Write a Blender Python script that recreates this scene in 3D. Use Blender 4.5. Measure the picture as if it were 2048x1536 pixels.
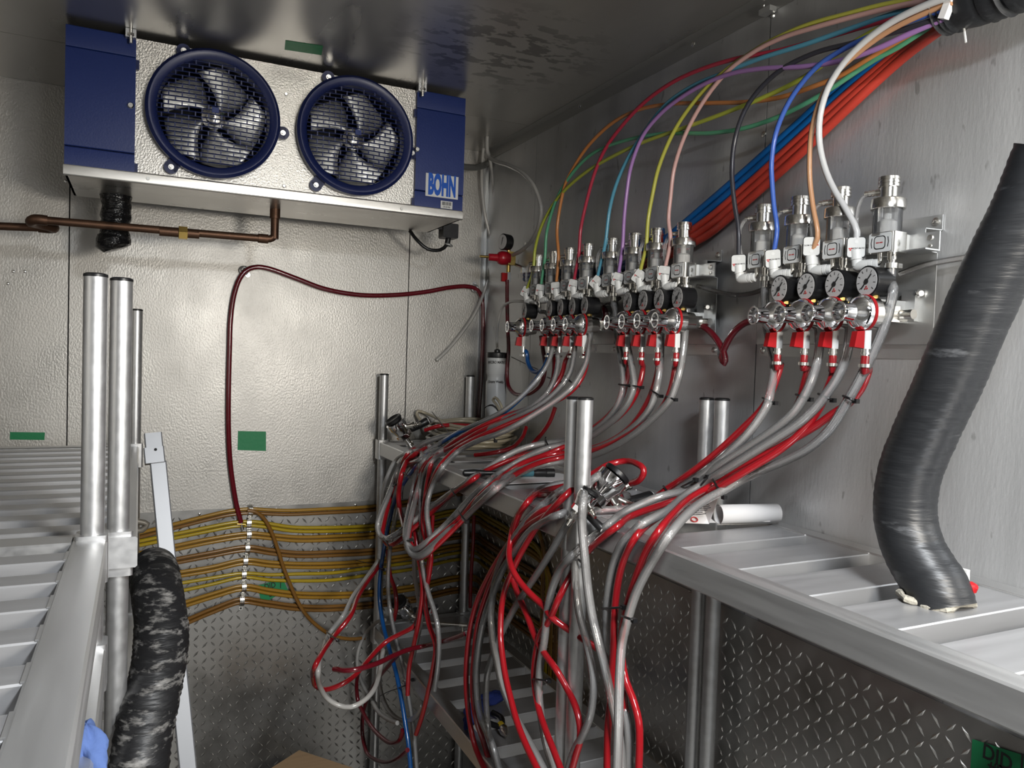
import bpy, math, random
from mathutils import Vector, Matrix
random.seed(7)
scene = bpy.context.scene
for o in list(bpy.data.objects):
    bpy.data.objects.remove(o)
col = scene.collection

# ------------------------------------------------------------------ camera
FPX, YAW, PITCH, ROLL = 1548.4, 0.44889, -0.036296, 0.032774
CAM = Vector((-1.29303, -2.98307, 1.81077))
_fw = Vector((math.sin(YAW)*math.cos(PITCH), math.cos(YAW)*math.cos(PITCH), math.sin(PITCH)))
_r = _fw.cross(Vector((0, 0, 1))).normalized()
_u = _r.cross(_fw)
RX = _r*math.cos(ROLL)+_u*math.sin(ROLL)
UY = -_r*math.sin(ROLL)+_u*math.cos(ROLL)
cd = bpy.data.cameras.new('camera'); cam = bpy.data.objects.new('camera', cd); col.objects.link(cam)
cd.sensor_width = 36; cd.lens = FPX/2048*36; cd.clip_start = 0.02
cam.matrix_world = Matrix(((RX.x, UY.x, -_fw.x, CAM.x), (RX.y, UY.y, -_fw.y, CAM.y), (RX.z, UY.z, -_fw.z, CAM.z), (0, 0, 0, 1)))
scene.camera = cam

# ------------------------------------------------------------------ world, lights, exposure
w = bpy.data.worlds.new('world'); scene.world = w; w.use_nodes = True
w.node_tree.nodes['Background'].inputs[0].default_value = (0.5, 0.52, 0.55, 1)
w.node_tree.nodes['Background'].inputs[1].default_value = 0.02
vs = scene.view_settings
vs.view_transform = 'Standard'; vs.look = 'None'; vs.gamma = 1; vs.use_curve_mapping = False
vs.exposure = 0.35
try:
    scene.cycles.use_denoising = True
    scene.cycles.transparent_max_bounces = 24
    scene.cycles.max_bounces = 10
    scene.cycles.glossy_bounces = 6
    scene.cycles.caustics_reflective = False
    scene.cycles.caustics_refractive = False
except Exception:
    pass
def area(name, loc, target, sx, sy, power, colr):
    l = bpy.data.lights.new(name, 'AREA'); l.shape = 'RECTANGLE'; l.size = sx; l.size_y = sy
    l.energy = power; l.color = colr
    o = bpy.data.objects.new(name, l); col.objects.link(o); o.location = loc
    d = Vector(target)-Vector(loc); o.rotation_euler = d.to_track_quat('-Z', 'Y').to_euler()
    return o
area('ceiling_lamp_light', (-0.78, -3.10, 2.50), (-0.78, -3.00, 0.0), 0.16, 0.5, 38, (0.92, 0.96, 1.0))
area('work_lamp_light', (-0.57, -3.22, 1.93), (-0.66, -1.0, 1.80), 0.30, 0.22, 17, (1.0, 0.94, 0.84))
area('doorway_light', (-0.52, -4.60, 1.74), (-0.75, -0.5, 1.70), 0.62, 0.75, 10, (0.95, 0.97, 1.0))

# ------------------------------------------------------------------ helpers
def ray(px, py):
    return RX*((px-1024)/FPX) - UY*((py-768)/FPX) + _fw
def at(px, py, x=None, y=None, z=None):
    d = ray(px, py)
    if x is not None: t = (x-CAM.x)/d.x
    elif y is not None: t = (y-CAM.y)/d.y
    else: t = (z-CAM.z)/d.z
    return CAM+d*t
V = Vector

class G:
    def __init__(s): s.v = []; s.f = []
    def add(s, vs_, fs):
        b = len(s.v); s.v += [tuple(v) for v in vs_]; s.f += [tuple(i+b for i in f) for f in fs]
    def box(s, c, d, M=None):
        c = V(c); hx, hy, hz = d[0]/2, d[1]/2, d[2]/2
        vv = [V((x, y, z)) for x in (-hx, hx) for y in (-hy, hy) for z in (-hz, hz)]
        if M: vv = [M @ v for v in vv]
        s.add([c+v for v in vv], [(0, 1, 3, 2), (4, 6, 7, 5), (0, 4, 5, 1), (2, 3, 7, 6), (0, 2, 6, 4), (1, 5, 7, 3)])
        return s
    def bbox(s, lo, hi):
        lo, hi = V(lo), V(hi); return s.box((lo+hi)/2, hi-lo)
    def rbox(s, c, d, b, M=None, axis=1, seg=4):
        """box with rounded corners around one axis (0,1,2)"""
        c = V(c); a, bb = [i for i in range(3) if i != axis]
        ha, hb, hc = d[a]/2, d[bb]/2, d[axis]/2
        pts = []
        for k, (sx, sy) in enumerate(((1, 1), (-1, 1), (-1, -1), (1, -1))):
            for i in range(seg+1):
                t = math.pi/2*(k+i/seg)
                pts.append((sx*(ha-b)+b*math.cos(t), sy*(hb-b)+b*math.sin(t)))
        n = len(pts); vv = []
        for e in (-hc, hc):
            for p, q in pts:
                v = [0, 0, 0]; v[a] = p; v[bb] = q; v[axis] = e
                vv.append(V(v))
        if M: vv = [M @ v for v in vv]
        fs = [tuple(range(n)), tuple(range(2*n-1, n-1, -1))]+[(i, (i+1) % n, n+(i+1) % n, n+i) for i in range(n)]
        s.add([c+v for v in vv], fs); return s
    def lathe(s, prof, o=(0, 0, 0), ax=(0, 0, 1), seg=20, cap=True):
        """prof: list of (distance along axis, radius)"""
        o = V(o); ax = V(ax).normalized()
        t = V((0, 0, 1)) if abs(ax.z) < .9 else V((1, 0, 0))
        e1 = ax.cross(t).normalized(); e2 = ax.cross(e1)
        vv = []
        for h, r in prof:
            for i in range(seg):
                a = 2*math.pi*i/seg; vv.append(o+ax*h+e1*(r*math.cos(a))+e2*(r*math.sin(a)))
        fs = []
        for k in range(len(prof)-1):
            for i in range(seg):
                j = (i+1) % seg; fs.append((k*seg+i, k*seg+j, (k+1)*seg+j, (k+1)*seg+i))
        if cap:
            fs.append(tuple(range(seg-1, -1, -1))); m = (len(prof)-1)*seg; fs.append(tuple(range(m, m+seg)))
        s.add(vv, fs); return s
    def cyl(s, p0, p1, r, seg=16, r2=None):
        p0, p1 = V(p0), V(p1); return s.lathe([(0, r), ((p1-p0).length, r if r2 is None else r2)], p0, p1-p0, seg)
    def ring(s, o, ax, R, r, seg=24, sub=8, sc=None):
        o = V(o); ax = V(ax).normalized(); t = V((0, 0, 1)) if abs(ax.z) < .9 else V((1, 0, 0))
        e1 = ax.cross(t).normalized(); e2 = ax.cross(e1)
        pts = [o+e1*(R*math.cos(2*math.pi*i/seg))+e2*(R*math.sin(2*math.pi*i/seg)) for i in range(seg)]
        return s.tube(pts, r, sub, closed=True)
    def tube(s, pts, r, sub=10, closed=False, radii=None):
        n = len(pts); vv = []; prev = None
        for i in range(n):
            if closed: d = pts[(i+1) % n]-pts[i-1]
            else: d = pts[min(i+1, n-1)]-pts[max(i-1, 0)]
            d = d.normalized()
            if prev is None:
                t = V((0, 0, 1)) if abs(d.z) < .9 else V((1, 0, 0)); e = d.cross(t).normalized()
            else:
                e = (prev-d*prev.dot(d))
                e = e.normalized() if e.length > 1e-6 else d.orthogonal().normalized()
            prev = e; f = d.cross(e); rr = radii[i] if radii else r
            for k in range(sub):
                a = 2*math.pi*k/sub; vv.append(pts[i]+e*(rr*math.cos(a))+f*(rr*math.sin(a)))
        fs = []
        for i in range(n if closed else n-1):
            j = (i+1) % n
            for k in range(sub):
                l = (k+1) % sub; fs.append((i*sub+k, i*sub+l, j*sub+l, j*sub+k))
        if not closed:
            fs.append(tuple(range(sub-1, -1, -1))); fs.append(tuple(range((n-1)*sub, n*sub)))
        s.add(vv, fs); return s

def spline(P, step=0.02, closed=False):
    P = [V(p) for p in P]; n = len(P); out = []
    rng = range(n) if closed else range(n-1)
    for i in rng:
        p1, p2 = P[i], P[(i+1) % n]
        p0 = P[i-1] if (i > 0 or closed) else p1*2-p2
        p3 = P[(i+2) % n] if (i+2 < n or closed) else p2*2-p1
        k = max(2, min(24, int((p2-p1).length/step)+1))
        d1 = max((p1-p0).length, 1e-5)**.5; d2 = max((p2-p1).length, 1e-5)**.5; d3 = max((p3-p2).length, 1e-5)**.5
        m1 = ((p1-p0)/d1-(p2-p0)/(d1+d2)+(p2-p1)/d2)*d2
        m2 = ((p2-p1)/d2-(p3-p1)/(d2+d3)+(p3-p2)/d3)*d2
        for j in range(k):
            t = j/k; t2 = t*t; t3 = t2*t
            out.append(p1*(2*t3-3*t2+1)+m1*(t3-2*t2+t)+p2*(-2*t3+3*t2)+m2*(t3-t2))
    if not closed: out.append(P[-1])
    return out

def mesh(g, name='mesh', angle=38, smooth=True):
    me = bpy.data.meshes.new(name); me.from_pydata(g.v, [], g.f); me.validate()
    import bmesh
    bm = bmesh.new(); bm.from_mesh(me); bmesh.ops.recalc_face_normals(bm, faces=bm.faces); bm.to_mesh(me); bm.free()
    if smooth:
        me.shade_smooth(); me.set_sharp_from_angle(angle=math.radians(angle))
    return me
def obj(name, g, mat, parent=None, label=None, cat=None, group=None, kind=None, world=True, smooth=True, angle=38):
    me = g if isinstance(g, bpy.types.Mesh) else mesh(g, name, angle, smooth)
    if mat is not None and not me.materials: me.materials.append(mat)
    o = bpy.data.objects.new(name, me); col.objects.link(o)
    if parent is not None:
        o.parent = parent
        if world: o.matrix_parent_inverse = WM[parent.name].inverted()
        WM[o.name] = Matrix.Identity(4) if world else WM.get(parent.name, Matrix.Identity(4))
    else:
        WM[o.name] = Matrix.Identity(4)
    return tag(o, label, cat, group, kind)
WM = {}
def tag(o, label=None, cat=None, group=None, kind=None):
    if label: o['label'] = label
    if cat: o['category'] = cat
    if group: o['group'] = group
    if kind: o['kind'] = kind
    return o
def thing(name, label, cat, loc=(0, 0, 0), group=None, kind=None, rot=None):
    o = bpy.data.objects.new(name, None); col.objects.link(o); o.location = loc
    o.empty_display_size = .05
    Mx = Matrix.Translation(V(loc))
    if rot is not None:
        o.rotation_euler = rot.to_euler() if hasattr(rot, 'to_euler') else rot
        Mx = Mx @ o.rotation_euler.to_matrix().to_4x4()
    WM[o.name] = Mx
    return tag(o, label, cat, group, kind)
def copy_tree(o, parent=None):
    c = o.copy(); col.objects.link(c); c.parent = parent
    if parent is not None: c.matrix_parent_inverse = o.matrix_parent_inverse.copy()
    for ch in list(o.children): copy_tree(ch, c)
    return c
_txt = {}
def text_geo(s, size, bold=0.0, sx=1.0, extrude=0.0004):
    """flat lettering in the local XY plane, centred"""
    cu = bpy.data.curves.new('t', 'FONT'); cu.body = s; cu.size = size; cu.offset = bold; cu.extrude = extrude
    cu.align_x = 'CENTER'; cu.align_y = 'CENTER'; cu.resolution_u = 3
    ob = bpy.data.objects.new('t', cu); col.objects.link(ob)
    dg = bpy.context.evaluated_depsgraph_get()
    me = bpy.data.meshes.new_from_object(ob.evaluated_get(dg))
    g = G(); g.v = [(v.co.x*sx, v.co.y, v.co.z) for v in me.vertices]; g.f = [tuple(p.vertices) for p in me.polygons]
    bpy.data.objects.remove(ob); bpy.data.curves.remove(cu); bpy.data.meshes.remove(me)
    return g
def xf(g, M):
    h = G(); h.v = [tuple(M @ V(v)) for v in g.v]; h.f = list(g.f); return h
def frame(o, ex, ey):
    ex = V(ex).normalized(); ez = ex.cross(V(ey)).normalized(); ey = ez.cross(ex)
    return Matrix(((ex.x, ey.x, ez.x, o[0]), (ex.y, ey.y, ez.y, o[1]), (ex.z, ey.z, ez.z, o[2]), (0, 0, 0, 1)))

# ------------------------------------------------------------------ materials
def mat(name, base, metallic=0.0, rough=0.5, spec=0.5, coat=0.0, trans=0.0, ior=1.45, bump=None, vary=None, alpha=1.0, aniso=0.0):
    m = bpy.data.materials.new(name); m.use_nodes = True; nt = m.node_tree; b = nt.nodes['Principled BSDF']
    b.inputs['Base Color'].default_value = (*base, 1); b.inputs['Metallic'].default_value = metallic
    b.inputs['Roughness'].default_value = rough; b.inputs['IOR'].default_value = ior
    b.inputs['Specular IOR Level'].default_value = spec
    b.inputs['Coat Weight'].default_value = coat; b.inputs['Transmission Weight'].default_value = trans
    b.inputs['Alpha'].default_value = alpha
    tc = None
    def coord(sc):
        nonlocal tc
        if tc is None: tc = nt.nodes.new('ShaderNodeTexCoord')
        mp = nt.nodes.new('ShaderNodeMapping'); mp.inputs['Scale'].default_value = sc
        nt.links.new(tc.outputs['Object'], mp.inputs['Vector']); return mp.outputs['Vector']
    if vary:   # (scale vec, amount, roughness amount)
        n = nt.nodes.new('ShaderNodeTexNoise'); n.inputs['Scale'].default_value = 1; n.inputs['Detail'].default_value = 6
        nt.links.new(coord(vary[0]), n.inputs['Vector'])
        r = nt.nodes.new('ShaderNodeMapRange'); r.inputs['From Min'].default_value = .3; r.inputs['From Max'].default_value = .7
        r.inputs['To Min'].default_value = 1-vary[1]; r.inputs['To Max'].default_value = 1+vary[1]
        nt.links.new(n.outputs['Fac'], r.inputs['Value'])
        mx = nt.nodes.new('ShaderNodeMix'); mx.data_type = 'RGBA'; mx.blend_type = 'MULTIPLY'; mx.inputs['Factor'].default_value = 1
        mx.inputs[6].default_value = (*base, 1); nt.links.new(r.outputs[0], mx.inputs[7])
        nt.links.new(mx.outputs[2], b.inputs['Base Color'])
        if vary[2]:
            r2 = nt.nodes.new('ShaderNodeMapRange'); r2.inputs['From Min'].default_value = .3; r2.inputs['From Max'].default_value = .7
            r2.inputs['To Min'].default_value = rough-vary[2]; r2.inputs['To Max'].default_value = rough+vary[2]
            nt.links.new(n.outputs['Fac'], r2.inputs['Value']); nt.links.new(r2.outputs[0], b.inputs['Roughness'])
    if bump:   # (scale vec, strength, distance, detail)
        n = nt.nodes.new('ShaderNodeTexNoise'); n.inputs['Scale'].default_value = 1; n.inputs['Detail'].default_value = bump[3]
        nt.links.new(coord(bump[0]), n.inputs['Vector'])
        bp = nt.nodes.new('ShaderNodeBump'); bp.inputs['Strength'].default_value = bump[1]; bp.inputs['Distance'].default_value = bump[2]
        nt.links.new(n.outputs['Fac'], bp.inputs['Height']); nt.links.new(bp.outputs[0], b.inputs['Normal'])
    return m
def add_spots(m, scale, thresh, dark, mask=None):
    """stains with a shape of their own: darker patches multiplied into the base colour"""
    nt = m.node_tree; b = nt.nodes['Principled BSDF']
    tc = nt.nodes.new('ShaderNodeTexCoord'); mp = nt.nodes.new('ShaderNodeMapping'); mp.inputs['Scale'].default_value = scale
    nt.links.new(tc.outputs['Object'], mp.inputs['Vector'])
    n = nt.nodes.new('ShaderNodeTexNoise'); n.inputs['Scale'].default_value = 1; n.inputs['Detail'].default_value = 3
    nt.links.new(mp.outputs[0], n.inputs['Vector'])
    r = nt.nodes.new('ShaderNodeMapRange'); r.inputs['From Min'].default_value = thresh; r.inputs['From Max'].default_value = thresh+.05
    r.inputs['To Min'].default_value = 0; r.inputs['To Max'].default_value = 1-dark
    nt.links.new(n.outputs['Fac'], r.inputs['Value'])
    fac = r.outputs[0]
    if mask:
        vd = nt.nodes.new('ShaderNodeVectorMath'); vd.operation = 'DISTANCE'; vd.inputs[1].default_value = mask[0]
        nt.links.new(tc.outputs['Object'], vd.inputs[0])
        r2 = nt.nodes.new('ShaderNodeMapRange'); r2.inputs['From Min'].default_value = mask[1]; r2.inputs['From Max'].default_value = mask[1]*.4
        nt.links.new(vd.outputs['Value'], r2.inputs['Value'])
        mu = nt.nodes.new('ShaderNodeMath'); mu.operation = 'MULTIPLY'
        nt.links.new(fac, mu.inputs[0]); nt.links.new(r2.outputs[0], mu.inputs[1]); fac = mu.outputs[0]
    mx = nt.nodes.new('ShaderNodeMix'); mx.data_type = 'RGBA'; mx.blend_type = 'MIX'
    src = b.inputs['Base Color'].links[0].from_socket if b.inputs['Base Color'].links else None
    if src: nt.links.new(src, mx.inputs[6])
    else: mx.inputs[6].default_value = b.inputs['Base Color'].default_value
    mx.inputs[7].default_value = (.16, .155, .15, 1)
    nt.links.new(fac, mx.inputs['Factor']); nt.links.new(mx.outputs[2], b.inputs['Base Color'])
def clear_mat(name, colr, opac, rough=0.12, body=None):
    """translucent plastic: part see-through, part milky, with a glossy skin"""
    m = bpy.data.materials.new(name); m.use_nodes = True; nt = m.node_tree
    for n in list(nt.nodes): nt.nodes.remove(n)
    out = nt.nodes.new('ShaderNodeOutputMaterial')
    tr = nt.nodes.new('ShaderNodeBsdfTransparent'); tr.inputs[0].default_value = (*(body or colr), 1)
    df = nt.nodes.new('ShaderNodeBsdfDiffuse'); df.inputs[0].default_value = (*colr, 1)
    tl = nt.nodes.new('ShaderNodeBsdfTranslucent'); tl.inputs[0].default_value = (*colr, 1)
    a = nt.nodes.new('ShaderNodeMixShader'); a.inputs[0].default_value = .25
    nt.links.new(df.outputs[0], a.inputs[1]); nt.links.new(tl.outputs[0], a.inputs[2])
    mx = nt.nodes.new('ShaderNodeMixShader'); mx.inputs[0].default_value = opac
    nt.links.new(tr.outputs[0], mx.inputs[1]); nt.links.new(a.outputs[0], mx.inputs[2])
    gl = nt.nodes.new('ShaderNodeBsdfGlossy'); gl.inputs[0].default_value = (1, 1, 1, 1); gl.inputs['Roughness'].default_value = rough
    fr = nt.nodes.new('ShaderNodeFresnel'); fr.inputs[0].default_value = 1.5
    m2 = nt.nodes.new('ShaderNodeMixShader'); nt.links.new(fr.outputs[0], m2.inputs[0])
    nt.links.new(mx.outputs[0], m2.inputs[1]); nt.links.new(gl.outputs[0], m2.inputs[2])
    nt.links.new(m2.outputs[0], out.inputs[0]); return m

MAT = {}
MAT['wall'] = mat('stucco_aluminium', (.52, .50, .465), .70, .45, bump=((170, 170, 120), .34, .003, 3), vary=((7, 7, 5), .13, .07))
MAT['wall_r'] = mat('brushed_wall_steel', (.59, .595, .60), .58, .40, bump=((60, 150, 40), .28, .002, 3), vary=((5, 9, .9), .12, .06))
add_spots(MAT['wall_r'], (30, 42, 16), .665, .55)
MAT['ceil'] = mat('ceiling_steel', (.50, .49, .47), .85, .30, bump=((25, 40, 25), .10, .002, 3), vary=((6, 2, 2), .10, .05))
MAT['galv_dull'] = mat('dull_angle_strip', (.42, .42, .41), .8, .42)
MAT['bar'] = mat('dull_extrusion', (.40, .41, .43), .6, .48)
MAT['gap'] = mat('panel_joint_dark', (.03, .03, .03), 0, .8)
MAT['floor'] = mat('floor_aluminium', (.50, .49, .47), .5, .45, vary=((5, 5, 5), .2, .1))
MAT['plate'] = mat('diamond_plate', (.44, .43, .41), .8, .34, vary=((9, 9, 9), .14, .08), bump=((70, 70, 70), .08, .002, 3))
MAT['tread'] = mat('diamond_tread', (.50, .49, .47), .9, .30)
MAT['alu'] = mat('satin_aluminium', (.62, .62, .62), .85, .40, vary=((60, 4, 60), .05, .06))
MAT['alu_slat'] = mat('slat_aluminium', (.55, .55, .56), .72, .40, vary=((3, 45, 45), .06, .06))
MAT['galv'] = mat('galvanised_sheet', (.64, .65, .65), .8, .32, vary=((14, 14, 6), .08, .06))
MAT['steel'] = mat('stainless', (.72, .70, .66), 1, .17)
MAT['chrome'] = mat('chrome', (.78, .78, .79), 1, .06)
MAT['screw'] = mat('screw_zinc', (.7, .69, .66), 1, .25)
MAT['unit'] = mat('unit_stucco_aluminium', (.52, .505, .475), .80, .40, bump=((190, 190, 190), .42, .003, 2))
MAT['unit_plain'] = mat('unit_pan_aluminium', (.66, .645, .61), .9, .30, vary=((4, 8, 8), .08, .05))
MAT['blue'] = mat('blue_plastic', (.012, .030, .155), 0, .42, bump=((220, 220, 220), .12, .002, 2))
MAT['blue_dark'] = mat('blue_guard', (.008, .016, .085), 0, .36)
MAT['dark'] = mat('dark_interior', (.006, .006, .008), 0, .7)
MAT['blade'] = mat('fan_blade_aluminium', (.70, .70, .68), .55, .40, vary=((30, 30, 30), .10, .08))
MAT['copper'] = mat('aged_copper', (.12, .066, .042), .85, .48, vary=((20, 20, 20), .25, .1))
MAT['brass'] = mat('brass', (.42, .29, .09), 1, .3)
MAT['blackpl'] = mat('black_plastic', (.010, .010, .011), 0, .35)
MAT['blackbag'] = mat('black_wrap', (.008, .008, .009), 0, .22, bump=((25, 25, 60), .8, .02, 3))
MAT['black_sleeve'] = mat('black_insulation', (.013, .014, .016), 0, .40, bump=((9, 9, 70), .6, .005, 4))
MAT['frost'] = mat('frosted_insulation', (.013, .013, .014), 0, .45, bump=((14, 14, 90), .7, .006, 4))
MAT['red'] = mat('red_tubing', (.36, .008, .014), 0, .16, .6, coat=.3)
MAT['darkred'] = mat('dark_red_tubing', (.16, .006, .014), 0, .15, .6, coat=.3)
MAT['bluetube'] = mat('blue_tubing', (.006, .085, .30), 0, .18, .6, coat=.3)
MAT['clear'] = clear_mat('clear_vinyl', (.97, .95, .935), .24, .08, body=(1, .995, .99))
MAT['bore'] = clear_mat('clear_vinyl_bore', (.9, .89, .88), .14, .05, body=(1, 1, 1))
MAT['milky'] = clear_mat('milky_vinyl', (.93, .91, .87), .60, .15, body=(1, .98, .94))
MAT['glass'] = clear_mat('detector_glass', (.95, .96, .97), .10, .03, body=(1, 1, 1))
MAT['cream'] = mat('cream_tubing', (.50, .44, .32), 0, .22, .6)
MAT['amber'] = mat('amber_tubing', (.42, .22, .02), 0, .22, .6)
MAT['amber_dk'] = mat('brown_tubing', (.26, .12, .022), 0, .22, .6)
MAT['yellowtube'] = mat('yellow_tubing', (.52, .36, .012), 0, .22, .6)
MAT['white'] = mat('white_plastic', (.75, .75, .73), 0, .4)
MAT['paper'] = mat('white_paper', (.80, .78, .77), 0, .7)
MAT['ink'] = mat('black_ink', (.02, .02, .02), 0, .6)
MAT['redink'] = mat('red_ink', (.55, .02, .02), 0, .5)
MAT['redpl'] = mat('red_plastic', (.45, .012, .016), 0, .5, .3)
MAT['reg_red'] = mat('red_painted_bonnet', (.40, .008, .02), 0, .3)
MAT['tape'] = mat('green_tape', (.02, .27, .10), 0, .5, bump=((60, 60, 60), .3, .002, 3))
MAT['logo_blue'] = mat('logo_blue', (.01, .10, .52), 0, .4)
MAT['bottle'] = mat('white_bottle', (.55, .56, .56), 0, .35)
MAT['card'] = mat('cardboard', (.42, .28, .16), 0, .8, vary=((4, 60, 60), .08, 0))
MAT['cloth'] = mat('blue_cloth', (.09, .15, .36), 0, .9, bump=((30, 30, 30), .6, .01, 4))
MAT['cloth_dk'] = mat('blue_glove', (.02, .04, .22), 0, .8, bump=((40, 40, 40), .6, .01, 4))
MAT['teal'] = mat('teal_grip', (.05, .16, .20), 0, .5)
MAT['foam'] = mat('yellowed_foam', (.34, .32, .27), 0, .8, bump=((60, 60, 60), .8, .01, 3))
MAT['yellowpl'] = mat('yellow_plastic', (.55, .38, .02), 0, .4)
MAT['grey_rubber'] = mat('grey_hook', (.18, .16, .13), .3, .5)
MAT['dial'] = mat('gauge_dial', (.70, .68, .66), 0, .45)
MAT['label'] = mat('label_silver', (.84, .84, .82), 0, .35)
MAT['conduit'] = mat('grey_conduit', (.30, .30, .29), .6, .35)
MAT['lamp'] = mat('lamp_lens', (.9, .9, .85), 0, .5)
# frost: chalky white rub marks on the left sleeve
def chalk(m, scale, lo, hi, colr):
    nt = m.node_tree; b = nt.nodes['Principled BSDF']; tc = nt.nodes.new('ShaderNodeTexCoord'); mp = nt.nodes.new('ShaderNodeMapping')
    mp.inputs['Scale'].default_value = scale; nt.links.new(tc.outputs['Object'], mp.inputs[0])
    n = nt.nodes.new('ShaderNodeTexNoise'); n.inputs['Scale'].default_value = 1; n.inputs['Detail'].default_value = 8; n.inputs['Roughness'].default_value = .65
    nt.links.new(mp.outputs[0], n.inputs['Vector'])
    r = nt.nodes.new('ShaderNodeMapRange'); r.inputs['From Min'].default_value = lo; r.inputs['From Max'].default_value = hi
    nt.links.new(n.outputs['Fac'], r.inputs['Value'])
    mx = nt.nodes.new('ShaderNodeMix'); mx.data_type = 'RGBA'; mx.inputs[6].default_value = b.inputs['Base Color'].default_value
    mx.inputs[7].default_value = (*colr, 1); nt.links.new(r.outputs[0], mx.inputs['Factor']); nt.links.new(mx.outputs[2], b.inputs['Base Color'])
chalk(MAT['frost'], (22, 22, 70), .52, .80, (.55, .53, .50))
chalk(MAT['black_sleeve'], (9, 9, 40), .62, .85, (.16, .165, .175))
tube_cols = {'lime': (.42, .46, .06), 'green': (.10, .36, .20), 'orange': (.52, .20, .06), 'red': (.42, .03, .06), 'sky': (.10, .33, .46),
             'purple': (.38, .20, .48), 'yellow': (.48, .47, .08), 'pink': (.60, .36, .33), 'graphite': (.035, .035, .045), 'royal': (.06, .14, .52),
             'peach': (.56, .30, .16), 'white': (.62, .62, .62)}
for k, c in tube_cols.items():
    MAT['L_'+k] = mat(k+'_beer_line', c, 0, .25, .6)
MAT['gly_blue'] = mat('blue_glycol_line', (.004, .11, .36), 0, .35)
MAT['gly_red'] = mat('red_glycol_line', (.55, .055, .035), 0, .35)

# ------------------------------------------------------------------ the room
H, PL = 2.65, 1.22
XL, YF = -2.30, -4.70         # left wall, front wall (behind the camera)
def structure(name, g, m, parent=None, **k):
    return obj(name, g, m, parent, kind=None if parent else 'structure', **k)
T = .05
wb = structure('wall_back', G().bbox((XL-T, .012, 0), (T, T, H)), MAT['gap'])
tag(wb, 'embossed aluminium back wall of the cooler')
xs = [XL, -1.51, -.329, -.001]
for a, b in zip(xs[:-1], xs[1:]):
    obj('wall_panel', G().bbox((a+.002, 0, 0), (b-.002, .012, H)), MAT['wall'], wb, smooth=False)
wr = structure('wall_right', G().bbox((.012, YF, 0), (T, T, H)), MAT['gap'])
tag(wr, 'brushed metal right wall carrying the beer equipment')
ys = [-.001, -.441, -1.602, -2.77, -3.93, YF]
for a, b in zip(ys[:-1], ys[1:]):
    obj('wall_panel', G().bbox((0, b+.0015, 0), (.012, a-.0015, H)), MAT['wall_r'], wr, smooth=False)
structure('wall_left', G().bbox((XL-T, YF, 0), (XL, T, H)), MAT['wall'], smooth=False)
g = G(); g.bbox((XL, YF-T, 0), (-.98, YF, H)); g.bbox((-.10, YF-T, 0), (0, YF, H)); g.bbox((-.98, YF-T, 2.2), (-.10, YF, H))
structure('wall_front', g, MAT['wall'], smooth=False)
structure('floor', G().bbox((XL-T, YF-T, -.05), (T, T, 0)), MAT['floor'], smooth=False)
ce = structure('ceiling', G().bbox((XL-T, YF-T, H+.012), (T, T, H+T)), MAT['gap'])
yc = at(500, 152, z=H).y
MAT['ceil2'] = MAT['ceil']
add_spots(MAT['ceil'], (20, 32, 10), .52, .25, (tuple(at(1000, 105, z=H)), .34))
for a, b in ((0, yc), (yc, yc-1.17), (yc-1.17, yc-2.34), (yc-2.34, YF)):
    obj('ceiling_panel', G().bbox((XL, b+.0015, H), (0, a-.0015, H+.012)), MAT['ceil'], ce, smooth=False)
# corner cove between ceiling and right wall, and a lower one seen behind the regulator
g = G(); g.bbox((-.0025, YF, H-.034), (-.0003, 0, H-.001)); g.bbox((-.030, YF, H-.0022), (-.0025, 0, H-.0003))
structure('trim_1', g, MAT['galv_dull'], smooth=False)
structure('trim_2', G().bbox((-.022, -.006, PL), (-.0005, -.0005, H-.05)).bbox((-.006, -.022, PL), (-.0005, -.0005, H-.05)), MAT['galv'], smooth=False)
# diamond plate wainscot: sheet plus raised treads
def treads(g, o, ex, ey, nx, ny, s, nrm, L=.0145, Wd=.0040, hgt=.0018):
    o, ex, ey, nrm = V(o), V(ex), V(ey), V(nrm)
    for i in range(nx):
        for j in range(ny):
            c = o+ex*(i*s+s/2)+ey*(j*s+s/2)
            d = (ex+ey*1.15).normalized() if (i+j) % 2 else (ex-ey*1.15).normalized()
            q = d.cross(nrm)
            b = len(g.v)
            g.v += [tuple(c+d*L), tuple(c+q*Wd), tuple(c-d*L), tuple(c-q*Wd), tuple(c+d*L*.55+nrm*hgt), tuple(c-d*L*.55+nrm*hgt)]
            g.f += [(b, b+1, b+4), (b+1, b+2, b+5), (b+1, b+5, b+4), (b+2, b+3, b+5), (b+3, b, b+4), (b+3, b+4, b+5)]
def plain(g, name):
    me = bpy.data.meshes.new(name); me.from_pydata(g.v, [], g.f); return me
tb = structure('trim_3', G().bbox((-2.0, -.0035, .02), (-.001, -.0005, PL)), MAT['plate'], smooth=False)
g = G(); s = .029
treads(g, (-1.95, -.0035, .04), (1, 0, 0), (0, 0, 1), int(1.93/s), int(1.17/s), s, (0, -1, 0))
obj('raised_tread_pattern', plain(g, 'tread'), MAT['tread'], tb, kind='stuff')
tr_ = structure('trim_4', G().bbox((-.0035, -1.47, .02), (-.0005, -.004, PL)).bbox((-.0035, -3.6, .02), (-.0005, -1.474, PL)), MAT['plate'], smooth=False)
g = G()
treads(g, (-.0035, -.02, .04), (0, -1, 0), (0, 0, 1), int(3.5/s), int(1.17/s), s, (-1, 0, 0))
obj('raised_tread_pattern', plain(g, 'tread'), MAT['tread'], tr_, kind='stuff')
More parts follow.
